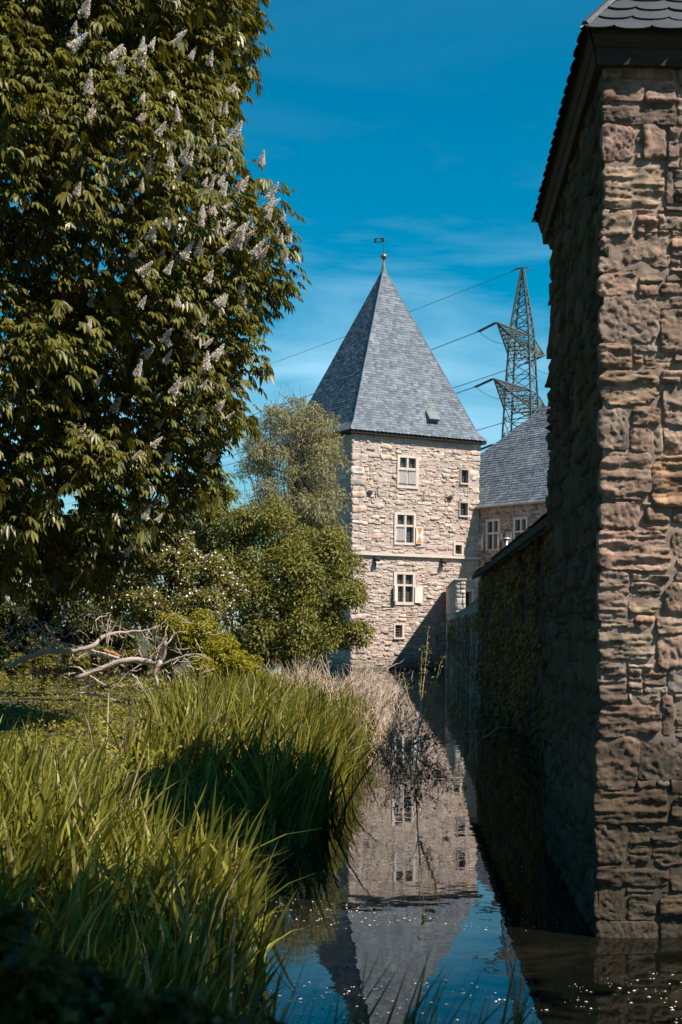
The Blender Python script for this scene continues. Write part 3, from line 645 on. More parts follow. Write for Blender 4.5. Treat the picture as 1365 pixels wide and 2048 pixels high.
def cross_window(fr, s, i, tv, mu, root, states):
    """stone surround with mullion and transom, four lights"""
    mb = MB(); pr = 0.075; g = 0.003
    mb.fbox(fr, s[0], i[0], -0.05, pr, s[1], s[3]); mb.fbox(fr, i[2], s[2], -0.05, pr, s[1], s[3])
    mb.fbox(fr, i[0]+g, i[2]-g, -0.05, pr-g, s[1], i[1]); mb.fbox(fr, i[0]+g, i[2]-g, -0.05, pr-g, i[3], s[3])
    mb.fbox(fr, mu-0.055, mu+0.055, -0.20, 0.05, i[1], i[3]); mb.fbox(fr, i[0], mu-0.057, -0.20, 0.045, tv-0.055, tv+0.055); mb.fbox(fr, mu+0.057, i[2], -0.20, 0.045, tv-0.055, tv+0.055)
    win = mb.build('window', M['dressed'], root)
    cells = {'tl': (i[0], tv+0.055, mu-0.055, i[3]), 'tr': (mu+0.055, tv+0.055, i[2], i[3]), 'bl': (i[0], i[1], mu-0.055, tv-0.055), 'br': (mu+0.055, i[1], i[2], tv-0.055)}
    for k, c in cells.items():
        pane(fr, *c, win)
        if states.get(k) == 'shut': planks(fr, c[0]-0.02, c[1], c[2]+0.02, c[3], win, 0.052)
    return win, cells
sts = [dict(bl='shut', br='shut'), dict(bl='shut'), {}]
for k, b in enumerate(big):
    tv = tf.uv(812, b['t'])[1]; mu = tf.uv(b['m'], (1000, 1055, 1175)[k])[0]
    win, cells = cross_window(tf, b['s'], b['i'], tv, mu, tower, sts[k])
    if k == 1: c = box(830, 1055, 844, 1088); painted(tf, *c, win, 0.10, True)
    if k == 2:
        c = box(828, 1174, 843, 1206); painted(tf, *c, win, 0.10, False)
        c = box(785, 1172, 791, 1203); painted(tf, *c, win, 0.10, False, 0.16)
for k, (s, i) in enumerate(small):
    mb = MB(); pr = 0.065
    mb.fbox(tf, s[0], i[0], -0.05, pr, s[1], s[3]); mb.fbox(tf, i[2], s[2], -0.05, pr, s[1], s[3])
    mb.fbox(tf, i[0]+0.003, i[2]-0.003, -0.05, pr-0.003, s[1], i[1]); mb.fbox(tf, i[0]+0.003, i[2]-0.003, -0.05, pr-0.003, i[3], s[3])
    win = mb.build('small_window', M['dressed'] if k > 1 else M['tower_mortar'], tower)
    if k == 3:
        mb = MB()
        for j in range(5): v = i[1]+(i[3]-i[1])*(j+0.5)/5; mb.bar(tf.p(i[0], -0.08, v), tf.p(i[2], -0.08, v), 0.014)
        mb.build('window_bars', M['lead'], win)
    else: pane(tf, *i, win, 3, 4, -0.20)
    mb = MB(); mb.fbox(tf, s[0]-0.02, s[2]+0.02, 0.066, 0.12, i[1]-0.09, i[1]-0.02); mb.build('sill', M['dressed'], win)
mb = MB(); mb.fbox(tf, door[0]-0.14, door[0], -0.02, 0.08, door[1], door[3]); mb.fbox(tf, door[2], door[2]+0.14, -0.02, 0.08, door[1], door[3]); mb.fbox(tf, door[0]-0.14, door[2]+0.14, -0.02, 0.078, door[3]+0.002, door[3]+0.2)
mb.build('doorway', M['dressed'], tower)
for (x, y) in ((739, 986), (900, 996)):
    u, v = tf.uv(x, y); mb = MB(); an = np.linspace(0, 2*math.pi, 14, endpoint=False)
    mb.prism([tf.p(u+0.15*math.cos(t), 0.05, v+0.15*math.sin(t)) for t in an], [tf.p(u+0.13*math.cos(t), 0.13, v+0.13*math.sin(t)) for t in an])
    mb.prism([tf.p(u+0.05*math.cos(t), 0.13, v+0.05*math.sin(t)) for t in an], [tf.p(u+0.03*math.cos(t), 0.18, v+0.03*math.sin(t)) for t in an]); mb.build('anchor_plate', M['iron'], tower)
for (x, y) in ((753, 984), (846, 995), (892, 996), (872, 1277)):
    u, v = tf.uv(x, y); mb = MB(); mb.path([tf.p(u-0.02, 0.09, v+0.22), tf.p(u, 0.11, v+0.1), tf.p(u+0.01, 0.11, v-0.1), tf.p(u+0.03, 0.09, v-0.22)], [0.012, 0.03, 0.03, 0.014], 6); mb.build('wall_anchor', M['iron'], tower)
for (x, y) in ((883, 1124), (750, 1119)):
    u, v = tf.uv(x, y); mb = MB(); mb.path([tf.p(u, 0.0, v+0.05), tf.p(u, 0.3, v), tf.p(u+0.02, 0.42, v-0.06)], [0.13, 0.11, 0.09], 8)
    mb.path([tf.p(u, 0.09, v-0.15), tf.p(u+0.02, 0.08, v-0.55)], [0.05, 0.02], 6); mb.build('water_spout', M['iron'], tower)
# eave board and roof
def rp(a, b): return EA+e1*a+e2*b
RE = [rp(0, 0), rp(RW, 0), rp(RW, RD), rp(0, RD)]
mb = MB()
for a, b in ((0, 1), (3, 0), (1, 2), (2, 3)):
    fr, l = wallframe(RE[a], RE[b]); mb.fbox(fr, 0.0, l-0.04, -0.40, -0.036, ZR-0.20, ZR-0.03)
mb.build('eave_board', M['dark_timber'], tower)
INS, FL = 0.42, 0.50
ap = P(769, 536, 76+2.2+3.5); apex = np.array([*rp(RW/2, RD/2), ap[2]])
RE2 = [rp(INS, INS), rp(RW-INS, INS), rp(RW-INS, RD-INS), rp(INS, RD-INS)]
rng = np.random.default_rng(14); allm = MB(); vis = []
for k, (a, b) in enumerate(((0, 1), (3, 0), (1, 2), (2, 3))):
    p1, l1 = roof_face(RE[a], RE[b], ZR, math.atan2(FL, INS)); h1 = math.hypot(FL, INS)
    poly = [(0, 0), (l1, 0), (l1-INS, h1), (INS, h1)]
    allm.add([p1.p(u, 0, v) for u, v in poly], [(0, 1, 2, 3)])
    dep = (RD if k in (0, 3) else RW)/2-INS; rise = apex[2]-ZR-FL
    p2, l2 = roof_face(RE2[a], RE2[b], ZR+FL, math.atan2(rise, dep)); h2 = math.hypot(rise, dep)
    poly2 = [(0, 0), (l2, 0), (l2/2+0.01, h2), (l2/2-0.01, h2)]
    allm.add([p2.p(u, 0, v) for u, v in poly2], [(0, 1, 2, 3)])
    if k < 2:
        its = slates(p1, [(-0.03, -0.05), (l1+0.03, -0.05), (l1-INS+0.02, h1), (INS-0.02, h1)], rng, 0.165, 0.27, 0.022)+slates(p2, [(-0.01, -0.04), (l2+0.01, -0.04), (l2/2+0.02, h2), (l2/2-0.02, h2)], rng, 0.165, 0.27, 0.022)
        slate_mass(its, M['slate'], tower)
    if k == 0: roof_front = p2
roof_o = allm.build('roof', M['slate'], tower)
mb = MB()
for r_ in (RE2[0], RE2[1]): mb.path([np.array([*r_, ZR+FL+0.03]), apex+np.array([0, 0, 0.02])], [0.035, 0.035], 6)
mb.path([np.array([*RE[0], ZR+0.03]), np.array([*RE2[0], ZR+FL+0.03])], [0.035, 0.035], 6)
mb.build('hip_flashing', M['slate'], tower)
u0, v0 = roof_front.uv(855, 842); u1, v1 = roof_front.uv(873, 826); hm = MB()
hm.prism([roof_front.p(u0, 0.01, v0), roof_front.p(u1-0.02, 0.01, v0), roof_front.p(u1-0.02, 0.01, v1+0.05), roof_front.p(u0, 0.01, v1+0.05)],
         [roof_front.p(u0, 0.30, v0), roof_front.p(u1-0.02, 0.30, v0), roof_front.p(u1-0.02, 0.09, v1+0.05), roof_front.p(u0, 0.09, v1+0.05)])
hm.build('roof_hatch', M['copper'], tower)
# finial and weather vane
mb = MB(); mb.path([apex+np.array([0, 0, z]) for z in (-0.35, 0.05, 0.35, 0.5)], [0.16, 0.12, 0.06, 0.05], 8); mb.build('finial', M['copper'], tower)
mb = MB(); mb.path([apex+np.array([0, 0, 0.5+z]) for z in (0.0, 0.03, 0.09, 0.17, 0.25, 0.31, 0.34)], [0.03, 0.10, 0.17, 0.20, 0.17, 0.09, 0.03], 14); mb.build('finial_ball', M['gold'], tower, True)
mb = MB(); mb.path([apex+np.array([0, 0, z]) for z in (0.8, 1.9)], [0.022, 0.015], 6); rod = mb.build('vane_rod', M['iron'], tower)
d_ = 81.7; o_ = apex+np.array([0, 0, 1.62]); a_ = np.array([0.94, -0.30, 0.0]); a_ /= np.linalg.norm(a_); nn = np.array([a_[1], -a_[0], 0])
vf = Frame(o_, -a_, nn)
mb = MB(); top_, bot_ = 0.13, -0.13
mb.fbox(vf, 0.03, 0.16, -0.008, 0.008, bot_, top_); mb.fbox(vf, 0.44, 0.50, -0.008, 0.008, bot_, top_)
mb.fbox(vf, 0.16, 0.44, -0.008, 0.008, 0.08, top_); mb.fbox(vf, 0.16, 0.44, -0.008, 0.008, bot_, -0.08)
mb.prism([vf.p(u, -0.008, v) for u, v in ((0.50, bot_), (0.62, bot_), (0.55, 0), (0.50, 0))], [vf.p(u, 0.008, v) for u, v in ((0.50, bot_), (0.62, bot_), (0.55, 0), (0.50, 0))])
mb.prism([vf.p(u, -0.008, v) for u, v in ((0.50, 0), (0.55, 0), (0.62, top_), (0.50, top_))], [vf.p(u, 0.008, v) for u, v in ((0.50, 0), (0.55, 0), (0.62, top_), (0.50, top_))])
mb.build('vane_flag', M['iron'], tower)

# ------------------------------------------------------------------ residential wing right of the tower
ux = np.array([0.62, -0.785]); ux /= np.linalg.norm(ux)
uA = tf.uv(960.5, 1050)[0]; WA2 = (T0+e1*uA)+np.array([0.5, -0.866])*0.02
gfr, GL = wallframe(WA2, WA2+ux*10)
wing = thing('castle_wing', 'shaded stone wing with slate roof and orange-white shutters behind the covered wall', 'building', (WA2[0], WA2[1], 0))
zE = gfr.uv(965, 1014)[1]
wA = dict(s=box(974, 1038, 1002, 1100, gfr), i=box(977, 1043, 997.5, 1098, gfr), t=1066.5, m=987.5)
wB = dict(s=box(1028, 1034, 1057, 1096, gfr), i=box(1032, 1039, 1053.5, 1094, gfr), t=1063, m=1043)
rng = np.random.default_rng(15)
WPAL = [(0.40, 0.32, 0.27, 3), (0.36, 0.28, 0.24, 2), (0.42, 0.27, 0.18, 1.5), (0.30, 0.27, 0.25, 2), (0.17, 0.15, 0.14, 1.2)]
rects = rubble(-0.6, GL, 3.0, zE, rng, (0.2, 0.36), (1.0, 2.2), 0.5, (2, 3), ops=[wA['s'], wB['s']], mn=0.06)
stones(gfr, rects, wing, M['wing_stone'], WPAL, rng, 0.05, 0.012, 0.10, 0.08, 0.8, 0.10, 0.18, 200, fs=0.3, key=lambda r: r[0]-r[3])
mb = MB(); wall_sheet(mb, gfr, -0.9, GL, -0.5, zE, [wA['i'], wB['i']], 0.3)
ge, _ = wallframe(WA2+ux*10, WA2+ux*10-np.array([ux[1], -ux[0]])*7); wall_sheet(mb, ge, 0, 7, -0.5, zE, [])
mb.build('wall', M['tower_mortar'], wing)
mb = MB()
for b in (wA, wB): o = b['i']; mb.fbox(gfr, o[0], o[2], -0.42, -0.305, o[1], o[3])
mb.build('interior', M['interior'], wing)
for b, sh in ((wA, (box(958, 1069, 969.5, 1100, gfr), box(998, 1067, 1008.5, 1098, gfr))), (wB, (box(1017, 1064, 1027, 1093, gfr), box(1055, 1062, 1066, 1091, gfr)))):
    tv = gfr.uv(b['m'], b['t'])[1]; mu = gfr.uv(b['m'], b['t'])[0]
    win, cells = cross_window(gfr, b['s'], b['i'], tv, mu, wing, {})
    for c in sh: painted(gfr, *c, win, 0.09, True)
PW = math.radians(50); eo = WA2+np.array([gfr.n[0], gfr.n[1]])*0.30
wr, _ = roof_face(eo, eo+ux*10, zE-0.02, PW)
q1, q2 = wr.uv(967, 905), wr.uv(1092, 813)
sl_ = (q2[1]-q1[1])/(q2[0]-q1[0]); vt = max(q2[1]+1.2, 7.0)
ub, ut = q1[0]-q1[1]/sl_, q1[0]+(vt-q1[1])/sl_
poly = [(ub, 0), (10.2, 0), (10.2, vt), (ut, vt)] if ut < 10.2 else [(ub, 0), (10.2, 0), (10.2, q1[1]+(10.2-q1[0])*sl_)]
slate_mass(slates(wr, poly, np.random.default_rng(16), 0.20, 0.24, 0.03), M['slate'], wing)
mb = MB(); back = -wr.n*0.12; A_ = [wr.p(u, -0.01, v) for u, v in poly]; mb.prism([a+back for a in A_], A_)
A3 = [A_[0], A_[-1]]; low = [p+np.array([-gfr.n[0], -gfr.n[1], 0])*9 for p in A3]
mb.add([A3[0], A3[1], np.array([low[1][0], low[1][1], zE]), np.array([low[0][0], low[0][1], zE])], [(0, 1, 2, 3)])
mb.build('roof', M['slate'], wing)
mb = MB(); mb.path([gfr.p(-0.12, 0.38, zE-0.06), gfr.p(10.2, 0.38, zE-0.06)], [0.075, 0.075], 8); mb.build('gutter', M['zinc'], wing)
flue = thing('steel_flue', 'shiny steel flue pipe with band beside an olive post behind the covered wall', 'flue pipe', tuple(P(1012, 1140, 58)))
c_ = P(1012, 1078, 58); b_ = P(1012, 1160, 58); mb = MB(); mb.path([b_, c_], [0.15, 0.15], 16); mb.build('pipe', M['steel'], flue, True)
mb = MB(); mb.path([c_+np.array([0, 0, 0.0]), c_+np.array([0, 0, 0.05])], [0.19, 0.17], 16)
for k in (0.25, 0.42): mb.path([c_*(1-k)+b_*k, c_*(1-k)+b_*k-np.array([0, 0, 0.05])], [0.165, 0.165], 16)
mb.build('band', M['zinc'], flue)
mb = MB(); q_ = P(1004, 1160, 57.8); mb.bar(q_, P(1004, 1080, 57.8), 0.09, 8); mb.build('post', M['eave_timber'], flue)

# ------------------------------------------------------------------ pylon and power lines
pyl = thing('lattice_pylon', 'tall green-grey lattice power pylon behind the castle roofs', 'pylon', (*P(1044, 900, 260)[:2], 0))
axis = P(1044.5, 640, 260)[:2]
ad = P(1084, 706, 273.6)[:2]-P(994, 644, 246.4)[:2]; ad /= np.linalg.norm(ad); an_ = np.array([-ad[1], ad[0]])
def corner(z, i):
    s = np.interp(z, [0, 34, 46, 57.5, 69], [5.2, 2.9, 2.35, 1.75, 0.12]); sx, sy = ((-1, -1), (1, -1), (1, 1), (-1, 1))[i]
    return np.array([*(axis+ad*sx*s+an_*sy*s), z])
lv = [0, 7, 13, 18.5, 23.5, 28, 31.5, 34.5, 38, 41, 43.5, 46, 49, 51.7, 54.2, 56.5, 58.5, 60.5, 62.3, 64, 65.5, 66.9, 68.1, 69]
for i in range(4):
    mb = MB(); mb.path([corner(z, i) for z in lv], [0.2]*len(lv), 4); mb.build('leg', M['galvanised'], pyl)
mb = MB()
for k in range(len(lv)-1):
    for i in range(4):
        j = (i+1) % 4; r = 0.09
        mb.bar(corner(lv[k], i), corner(lv[k+1], j), r, 3); mb.bar(corner(lv[k], j), corner(lv[k+1], i), r, 3)
        mb.bar(corner(lv[k+1], i), corner(lv[k+1], j), r, 3)
mb.build('bracing', M['galvanised'], pyl)
arms = [(55.8, 15.6, 3.0), (45.8, 17.2, 3.0), (34.5, 17.2, 3.0)]; tips = []
for z, ln, dz in arms:
    for sgn in (-1, 1):
        mb = MB(); tip = np.array([*(axis+ad*sgn*ln), z]); tips.append(tip)
        ids = (0, 3) if sgn < 0 else (1, 2)
        for q in ids:
            t_, b_ = corner(z+0.3, q), corner(z-dz, q); n_ = 7
            mb.bar(tip, t_, 0.15); mb.bar(tip, b_, 0.15)
            for k in range(n_): mb.bar(t_+(tip-t_)*k/n_, b_+(tip-b_)*(k+0.5)/n_, 0.08, 3); mb.bar(b_+(tip-b_)*(k+0.5)/n_, t_+(tip-t_)*(k+1)/n_, 0.08, 3)
        for hz in (0.3, -dz):
            a0, a1 = corner(z+hz, ids[0]), corner(z+hz, ids[1])
            for k in range(8): mb.bar(a0+(tip-a0)*k/8, a1+(tip-a1)*(k+1)/8, 0.08, 3); mb.bar(a1+(tip-a1)*k/8, a0+(tip-a0)*k/8, 0.08, 3)
        mb.build('cross_arm', M['galvanised'], pyl)
mb = MB(); tp = np.array([*axis, 69.0]); mb.bar(tp-np.array([*(an_*1.2), 0]), tp+np.array([*(an_*3.4), 0])*0.4, 0.1); mb.bar(tp-np.array([2.2, -1, 0.45]), tp, 0.08); mb.bar(tp, tp+np.array([1.8, 1, -0.05]), 0.08); mb.build('peak_bar', M['galvanised'], pyl)
nxt = np.array([*P(-250, 1000, 640)[:2], 0.0])
def sag(a, b, s, n=24): t = np.linspace(0, 1, n)[:, None]; return a*(1-t)+b*t-np.array([0, 0, 1.0])*(4*s*t*(1-t))
for tip in tips:
    mb = MB()
    lat = np.dot(tip[:2]-axis, ad); end = np.array([*(nxt[:2]+ad*lat), tip[2]+4]); d = (end-tip)/np.linalg.norm(end-tip); s_end = tip+d*5.0-np.array([0, 0, 0.75])
    for o_ in (-0.22, 0.22): mb.path([tip+np.array([o_, 0, 0]), s_end+np.array([o_, 0, 0])], [0.13, 0.13], 5)
    mb.path([s_end+np.array([0.4, 0, 0]), s_end-np.array([0.4, 0, 0])], [0.12, 0.12], 5)
    for sgn2 in (1,):
        e2_ = tip+np.array([6.0, 8.0, -1.0]); mid = (s_end+e2_)/2-np.array([0, 0, 3.2]); tt = np.linspace(0, 1, 10)[:, None]
        mb.path((1-tt)**2*s_end+2*tt*(1-tt)*mid+tt**2*e2_, [0.05]*10, 3)
    mb.build('insulator_string', M['insulator'], pyl)
for k, tip in enumerate(tips):
    lat = np.dot(tip[:2]-axis, ad); end = np.array([*(nxt[:2]+ad*lat), tip[2]+4]); d = (end-tip)/np.linalg.norm(end-tip); s_end = tip+d*5.0-np.array([0, 0, 0.75])
    mb = MB()
    for o_ in (-0.25, 0.25): mb.path(sag(s_end+np.array([o_, 0, 0.15*o_]), end, 9), [0.042]*24, 3)
    tag(mb.build('power_line', M['cable']), ['twin power line from the %s cross-arm end of the pylon, %s' % (a, b) for a in ('upper', 'middle', 'lowest') for b in ('castle side', 'far side')][k], 'cable', 'power lines')
mb = MB(); mb.path(sag(tp, np.array([*nxt[:2], 72.0]), 6), [0.05]*24, 3)
tag(mb.build('power_line', M['cable']), 'single earth wire running from the very top of the pylon', 'cable', 'power lines')
#MARK_VEG
# ------------------------------------------------------------------ foliage helpers (all vectorised)
def unit(a): return a/(np.linalg.norm(a, axis=-1, keepdims=True)+1e-9)
def rand_unit(n, rng): return unit(rng.normal(size=(n, 3)))
def leaf_mesh(base, d, nrm, length, width, droop=0.0, fold=0.15):
    """pointed leaf: base, two shoulders, tip; folded along the midrib. 4 verts, 2 triangles each"""
    n = len(base); d = unit(d); s = unit(np.cross(d, nrm)); up = np.cross(s, d)
    length = np.broadcast_to(np.asarray(length, float), (n,))[:, None]; width = np.broadcast_to(np.asarray(width, float), (n,))[:, None]
    dn = np.array([0, 0, -1.0])*droop*length
    mid = base+d*length*0.52+up*width*fold+dn*0.25
    v = np.stack([base, mid+s*width*0.5, base+d*length+dn, mid-s*width*0.5], 1).reshape(-1, 3)
    b = (np.arange(n)*4)[:, None]
    f = np.stack([b+np.array([[0, 1, 2]]), b+np.array([[0, 2, 3]])], 1).reshape(-1, 3)
    return v, f
def merge(parts):
    vs, fs, nb = [], [], 0
    for v, f in parts: vs.append(v); fs.append(f+nb); nb += len(v)
    return np.vstack(vs), np.vstack(fs)
def palmate(c, d, nrm, size, rng):
    """horse-chestnut leaves: seven drooping leaflets fanned around the stalk end"""
    n = len(c); d = unit(d); s = unit(np.cross(d, nrm)); up = np.cross(s, d); out = []
    for ang, ln in ((0, 1.0), (32, 0.95), (-32, 0.95), (66, 0.78), (-66, 0.78), (108, 0.5), (-108, 0.5)):
        a = math.radians(ang)+rng.uniform(-0.12, 0.12, n)[:, None]
        dd = d*np.cos(a)+s*np.sin(a); L = size*ln*rng.uniform(0.85, 1.1, n)
        nb = len(c); ss = unit(np.cross(dd, up)); L_ = L[:, None]; Wd = L_*0.31
        dn = np.array([0, 0, -1.0])
        m1 = c+dd*L_*0.60+dn*L_*0.20; tip = c+dd*L_*0.86+dn*L_*0.66
        v = np.stack([c, m1+ss*Wd*0.5-up*Wd*0.14, tip, m1-ss*Wd*0.5-up*Wd*0.14], 1).reshape(-1, 3)
        b = (np.arange(nb)*4)[:, None]
        f = np.stack([b+np.array([[0, 1, 2]]), b+np.array([[0, 2, 3]])], 1).reshape(-1, 3)
        out.append((v, f))
    return merge(out)
def blob_points(centres, radii, per, rng, up_bias=0.25, shell=0.35, squash=0.8):
    """points in the outer shell of many small lobes, with outward normals"""
    k = np.repeat(np.arange(len(centres)), per); n = len(k); d = rand_unit(n, rng); d[:, 2] += up_bias; d = unit(d)
    rr = radii[k]*(1-shell*rng.random(n)**1.5); off_ = d*rr[:, None]; off_[:, 2] *= squash
    return centres[k]+off_, d
def limb(a, b, r0, r1, rng, n=7, bend=0.12):
    t = np.linspace(0, 1, n)[:, None]; L = np.linalg.norm(b-a); p = a*(1-t)+b*t
    w = np.cumsum(rng.normal(0, bend*L/n, (n, 3)), 0); w -= t*w[-1]; w[0] = 0
    return p+w, np.linspace(r0, r1, n)
def tree_frame(root, base, top, centres, rng, r0, mat='bark', nl=26):
    mb = MB(); tp, tr = limb(base, top, r0, r0*0.35, rng, 9, 0.06); mb.path(tp, tr, 10); trunk = mb.build('trunk', M[mat], root, True)
    mb = MB(); pick = centres[rng.permutation(len(centres))[:nl]]
    for c in pick:
        s = tp[int(np.clip(2+rng.integers(0, 7), 1, 8))]; p, r = limb(s, c, r0*0.32, r0*0.06, rng, 7, 0.16); mb.path(p, r, 6)
    mb.build('limb', M[mat], trunk)
    return trunk
def simple_leaves(pts, nrm, rng, length, aspect, droop=0.3, spread=0.8):
    n = len(pts); d = unit(nrm*0.5+rand_unit(n, rng)*spread); nn = unit(nrm*0.6+np.array([0, 0, 0.7])+rand_unit(n, rng)*0.6)
    L = length*rng.uniform(0.65, 1.25, n); return leaf_mesh(pts, d, nn, L, L*aspect, droop)
def gz(x, y): return float(ground_h(np.array([x]), np.array([y]))[0])

# ------------------------------------------------------------------ horse chestnut
rng = np.random.default_rng(21)
TX, TY = -8.2, 21.0
cher = thing('chestnut_tree', 'huge flowering horse chestnut tree filling the upper left, white flower candles', 'tree', (TX, TY, gz(TX, TY)))
edge_y = [-700, -420, -200, 0, 40, 110, 190, 300, 365, 380, 470, 560, 600, 650, 750, 790, 870, 960, 1030, 1080, 1130, 1160]
edge_x = [330, 470, 525, 512, 512, 482, 455, 465, 478, 530, 578, 568, 512, 500, 520, 505, 462, 440, 375, 310, 240, 120]
ez = [CZ-(y-HY)*21/F for y in edge_y]; er = [(x-CX)*21/F-TX for x in edge_x]
order = np.argsort(ez); ez = np.array(ez)[order]; er = np.array(er)[order]
nl = 1260
zz = rng.uniform(ez[0]+0.1, ez[-1], nl); th = rng.uniform(-math.pi*0.86, math.pi*0.36, nl)   # azimuth: 0 = towards +x, -pi/2 = towards the camera
prof = np.interp(zz, ez, er)
spur = np.where((np.abs(th) > 0.9), np.minimum(prof, 6.45), prof)           # the long flowering bough reaches out on the moat side only
rad = rng.uniform(0.40, 0.90, nl)
lump = 1+0.22*fbm(np.stack([np.cos(th)*3.2, np.sin(th)*3.2, zz*0.6], -1), 3, 31)*2
rr = spur*np.where(np.abs(th) < 0.9, 1.0, np.clip(lump, 0.74, 1.08))-rad*0.8
deep = rng.random(nl) < 0.42; rr = np.where(deep, rr-rng.uniform(0.7, 2.8, nl), rr)
cent = np.stack([TX+rr*np.cos(th), TY+rr*np.sin(th), zz], -1)
pts, nr = blob_points(cent, rad, 14, rng, 0.30, 0.45, 0.85)
out = unit(np.stack([pts[:, 0]-TX, pts[:, 1]-TY, np.zeros(len(pts))], -1))
leaves = []
for k in range(4):
    jit = rand_unit(len(pts), rng)*0.17
    az = rng.uniform(0, 2*math.pi, len(pts)); dd = unit(np.stack([np.cos(az), np.sin(az), rng.uniform(-0.7, 0.05, len(pts))], -1)+nr*0.5+out*0.35)
    nn = unit(np.array([0, 0, 1.0])+out*0.45+rand_unit(len(pts), rng)*0.3)
    leaves.append(palmate(pts+jit, dd, nn, rng.uniform(0.12, 0.205, len(pts)), rng))
v, f = merge(leaves); obj('crown', v, f, M['chestnut_leaf'], cher)
tree_frame(cher, np.array([TX, TY, gz(TX, TY)-0.2]), np.array([TX+0.3, TY, 13.0]), cent, rng, 0.42, nl=60)
# flower candles: little blossoms spiralling up a tapering spike
def candle_mesh(seed):
    r = np.random.default_rng(seed); n = int(r.integers(60, 92)); t = np.clip((np.arange(n)+0.5)/n+r.normal(0, 0.03, n), 0, 1); a = np.arange(n)*2.4+r.uniform(0, 6); fat = r.uniform(0.75, 1.15)
    rad_ = fat*(0.050*(1-t)**0.8*r.uniform(0.6, 1.25, n)+0.005); base = np.stack([rad_*np.cos(a), rad_*np.sin(a), 0.02+0.27*t], -1)
    d = unit(np.stack([np.cos(a), np.sin(a), np.full(n, 0.5)], -1)+rand_unit(n, r)*0.5); nn = rand_unit(n, r)
    v1 = leaf_mesh(base-d*0.014, d, nn, 0.05*(1.1-0.6*t), 0.042*(1.1-0.6*t)); v2 = leaf_mesh(base-d*0.01, d, np.cross(d, nn)+0.01, 0.045*(1.1-0.6*t), 0.04*(1.1-0.6*t))
    v3 = leaf_mesh(np.zeros((3, 3)), np.array([[0, 0, 1.0]]*3), np.array([[1, 0, 0], [0, 1, 0], [1, 1, 0.0]]), 0.3, 0.02)
    v, f = merge([v1, v2, v3]); return new_mesh('flower_candle', v, f, M['blossom'])
cms = [candle_mesh(s) for s in range(1, 10)]
surf = np.hypot(pts[:, 0]-TX, pts[:, 1]-TY); proj = np.stack([CX+pts[:, 0]/pts[:, 1]*F, HY-(pts[:, 2]-CZ)/pts[:, 1]*F], -1)
want = [(525, 45), (498, 25), (470, 50), (160, 110), (165, 205), (400, 270), (425, 290), (440, 262), (455, 200), (330, 295), (345, 340), (300, 350), (285, 375), (300, 385), (315, 395), (325, 405), (340, 410), (285, 350), (370, 360),
        (440, 365), (460, 340), (475, 358), (490, 380), (522, 374), (530, 372), (552, 378), (555, 410), (520, 425), (505, 430), (450, 438), (460, 440), (405, 455), (425, 450), (415, 445), (480, 455), (465, 480), (475, 490), (500, 485), (535, 485), (548, 495), (572, 515), (575, 550),
        (395, 520), (405, 530), (445, 530), (500, 520), (518, 520), (540, 515), (510, 470), (530, 470), (325, 470), (335, 535), (340, 545), (385, 565), (425, 615), (400, 640), (410, 650), (330, 690), (345, 720), (370, 740), (385, 745), (400, 750), (410, 758), (325, 760), (335, 745),
        (250, 785), (195, 790), (310, 945), (300, 1030), (290, 1050), (250, 1100), (225, 815), (275, 515), (255, 545), (240, 530), (345, 255), (130, 120), (420, 320), (390, 300)]
vis_ = np.where((nr[:, 1] < 0.1) & (proj[:, 0] > 120) & (proj[:, 0] < 600) & (proj[:, 1] > 60) & (proj[:, 1] < 1000) & (surf > 5.2))[0]
want += [tuple(proj[i]) for i in rng.choice(vis_, 85, replace=False)]
used = set(); lean = unit(np.array([0.62, -0.18, 0.72]))
for k, (x, y) in enumerate(want):
    d2 = (proj[:, 0]-x)**2+(proj[:, 1]-y)**2; near = np.argsort(d2)[:10]; near = [i for i in near if i not in used]
    i = min(near, key=lambda q: pts[q, 1]); used.add(i)
    o = bpy.data.objects.new('flower_candle', cms[k % 9]); COL.objects.link(o); o.parent = cher; o.matrix_parent_inverse = Matrix.Translation(-cher.location)
    toc = unit(np.array([0, 0, CZ])-pts[i]); o.location = tuple(pts[i]+toc*0.38+nr[i]*0.10+np.array([0, 0, 0.05]))
    dv = unit(lean*np.array([rng.uniform(0.2, 1.1), 1, 1.1])+rand_unit(1, rng)[0]*0.30); o.rotation_euler = Vector(dv).to_track_quat('Z', 'Y').to_euler(); s = rng.uniform(0.5, 0.92); o.scale = (s*0.95, s*0.95, s*rng.uniform(0.85, 1.2))

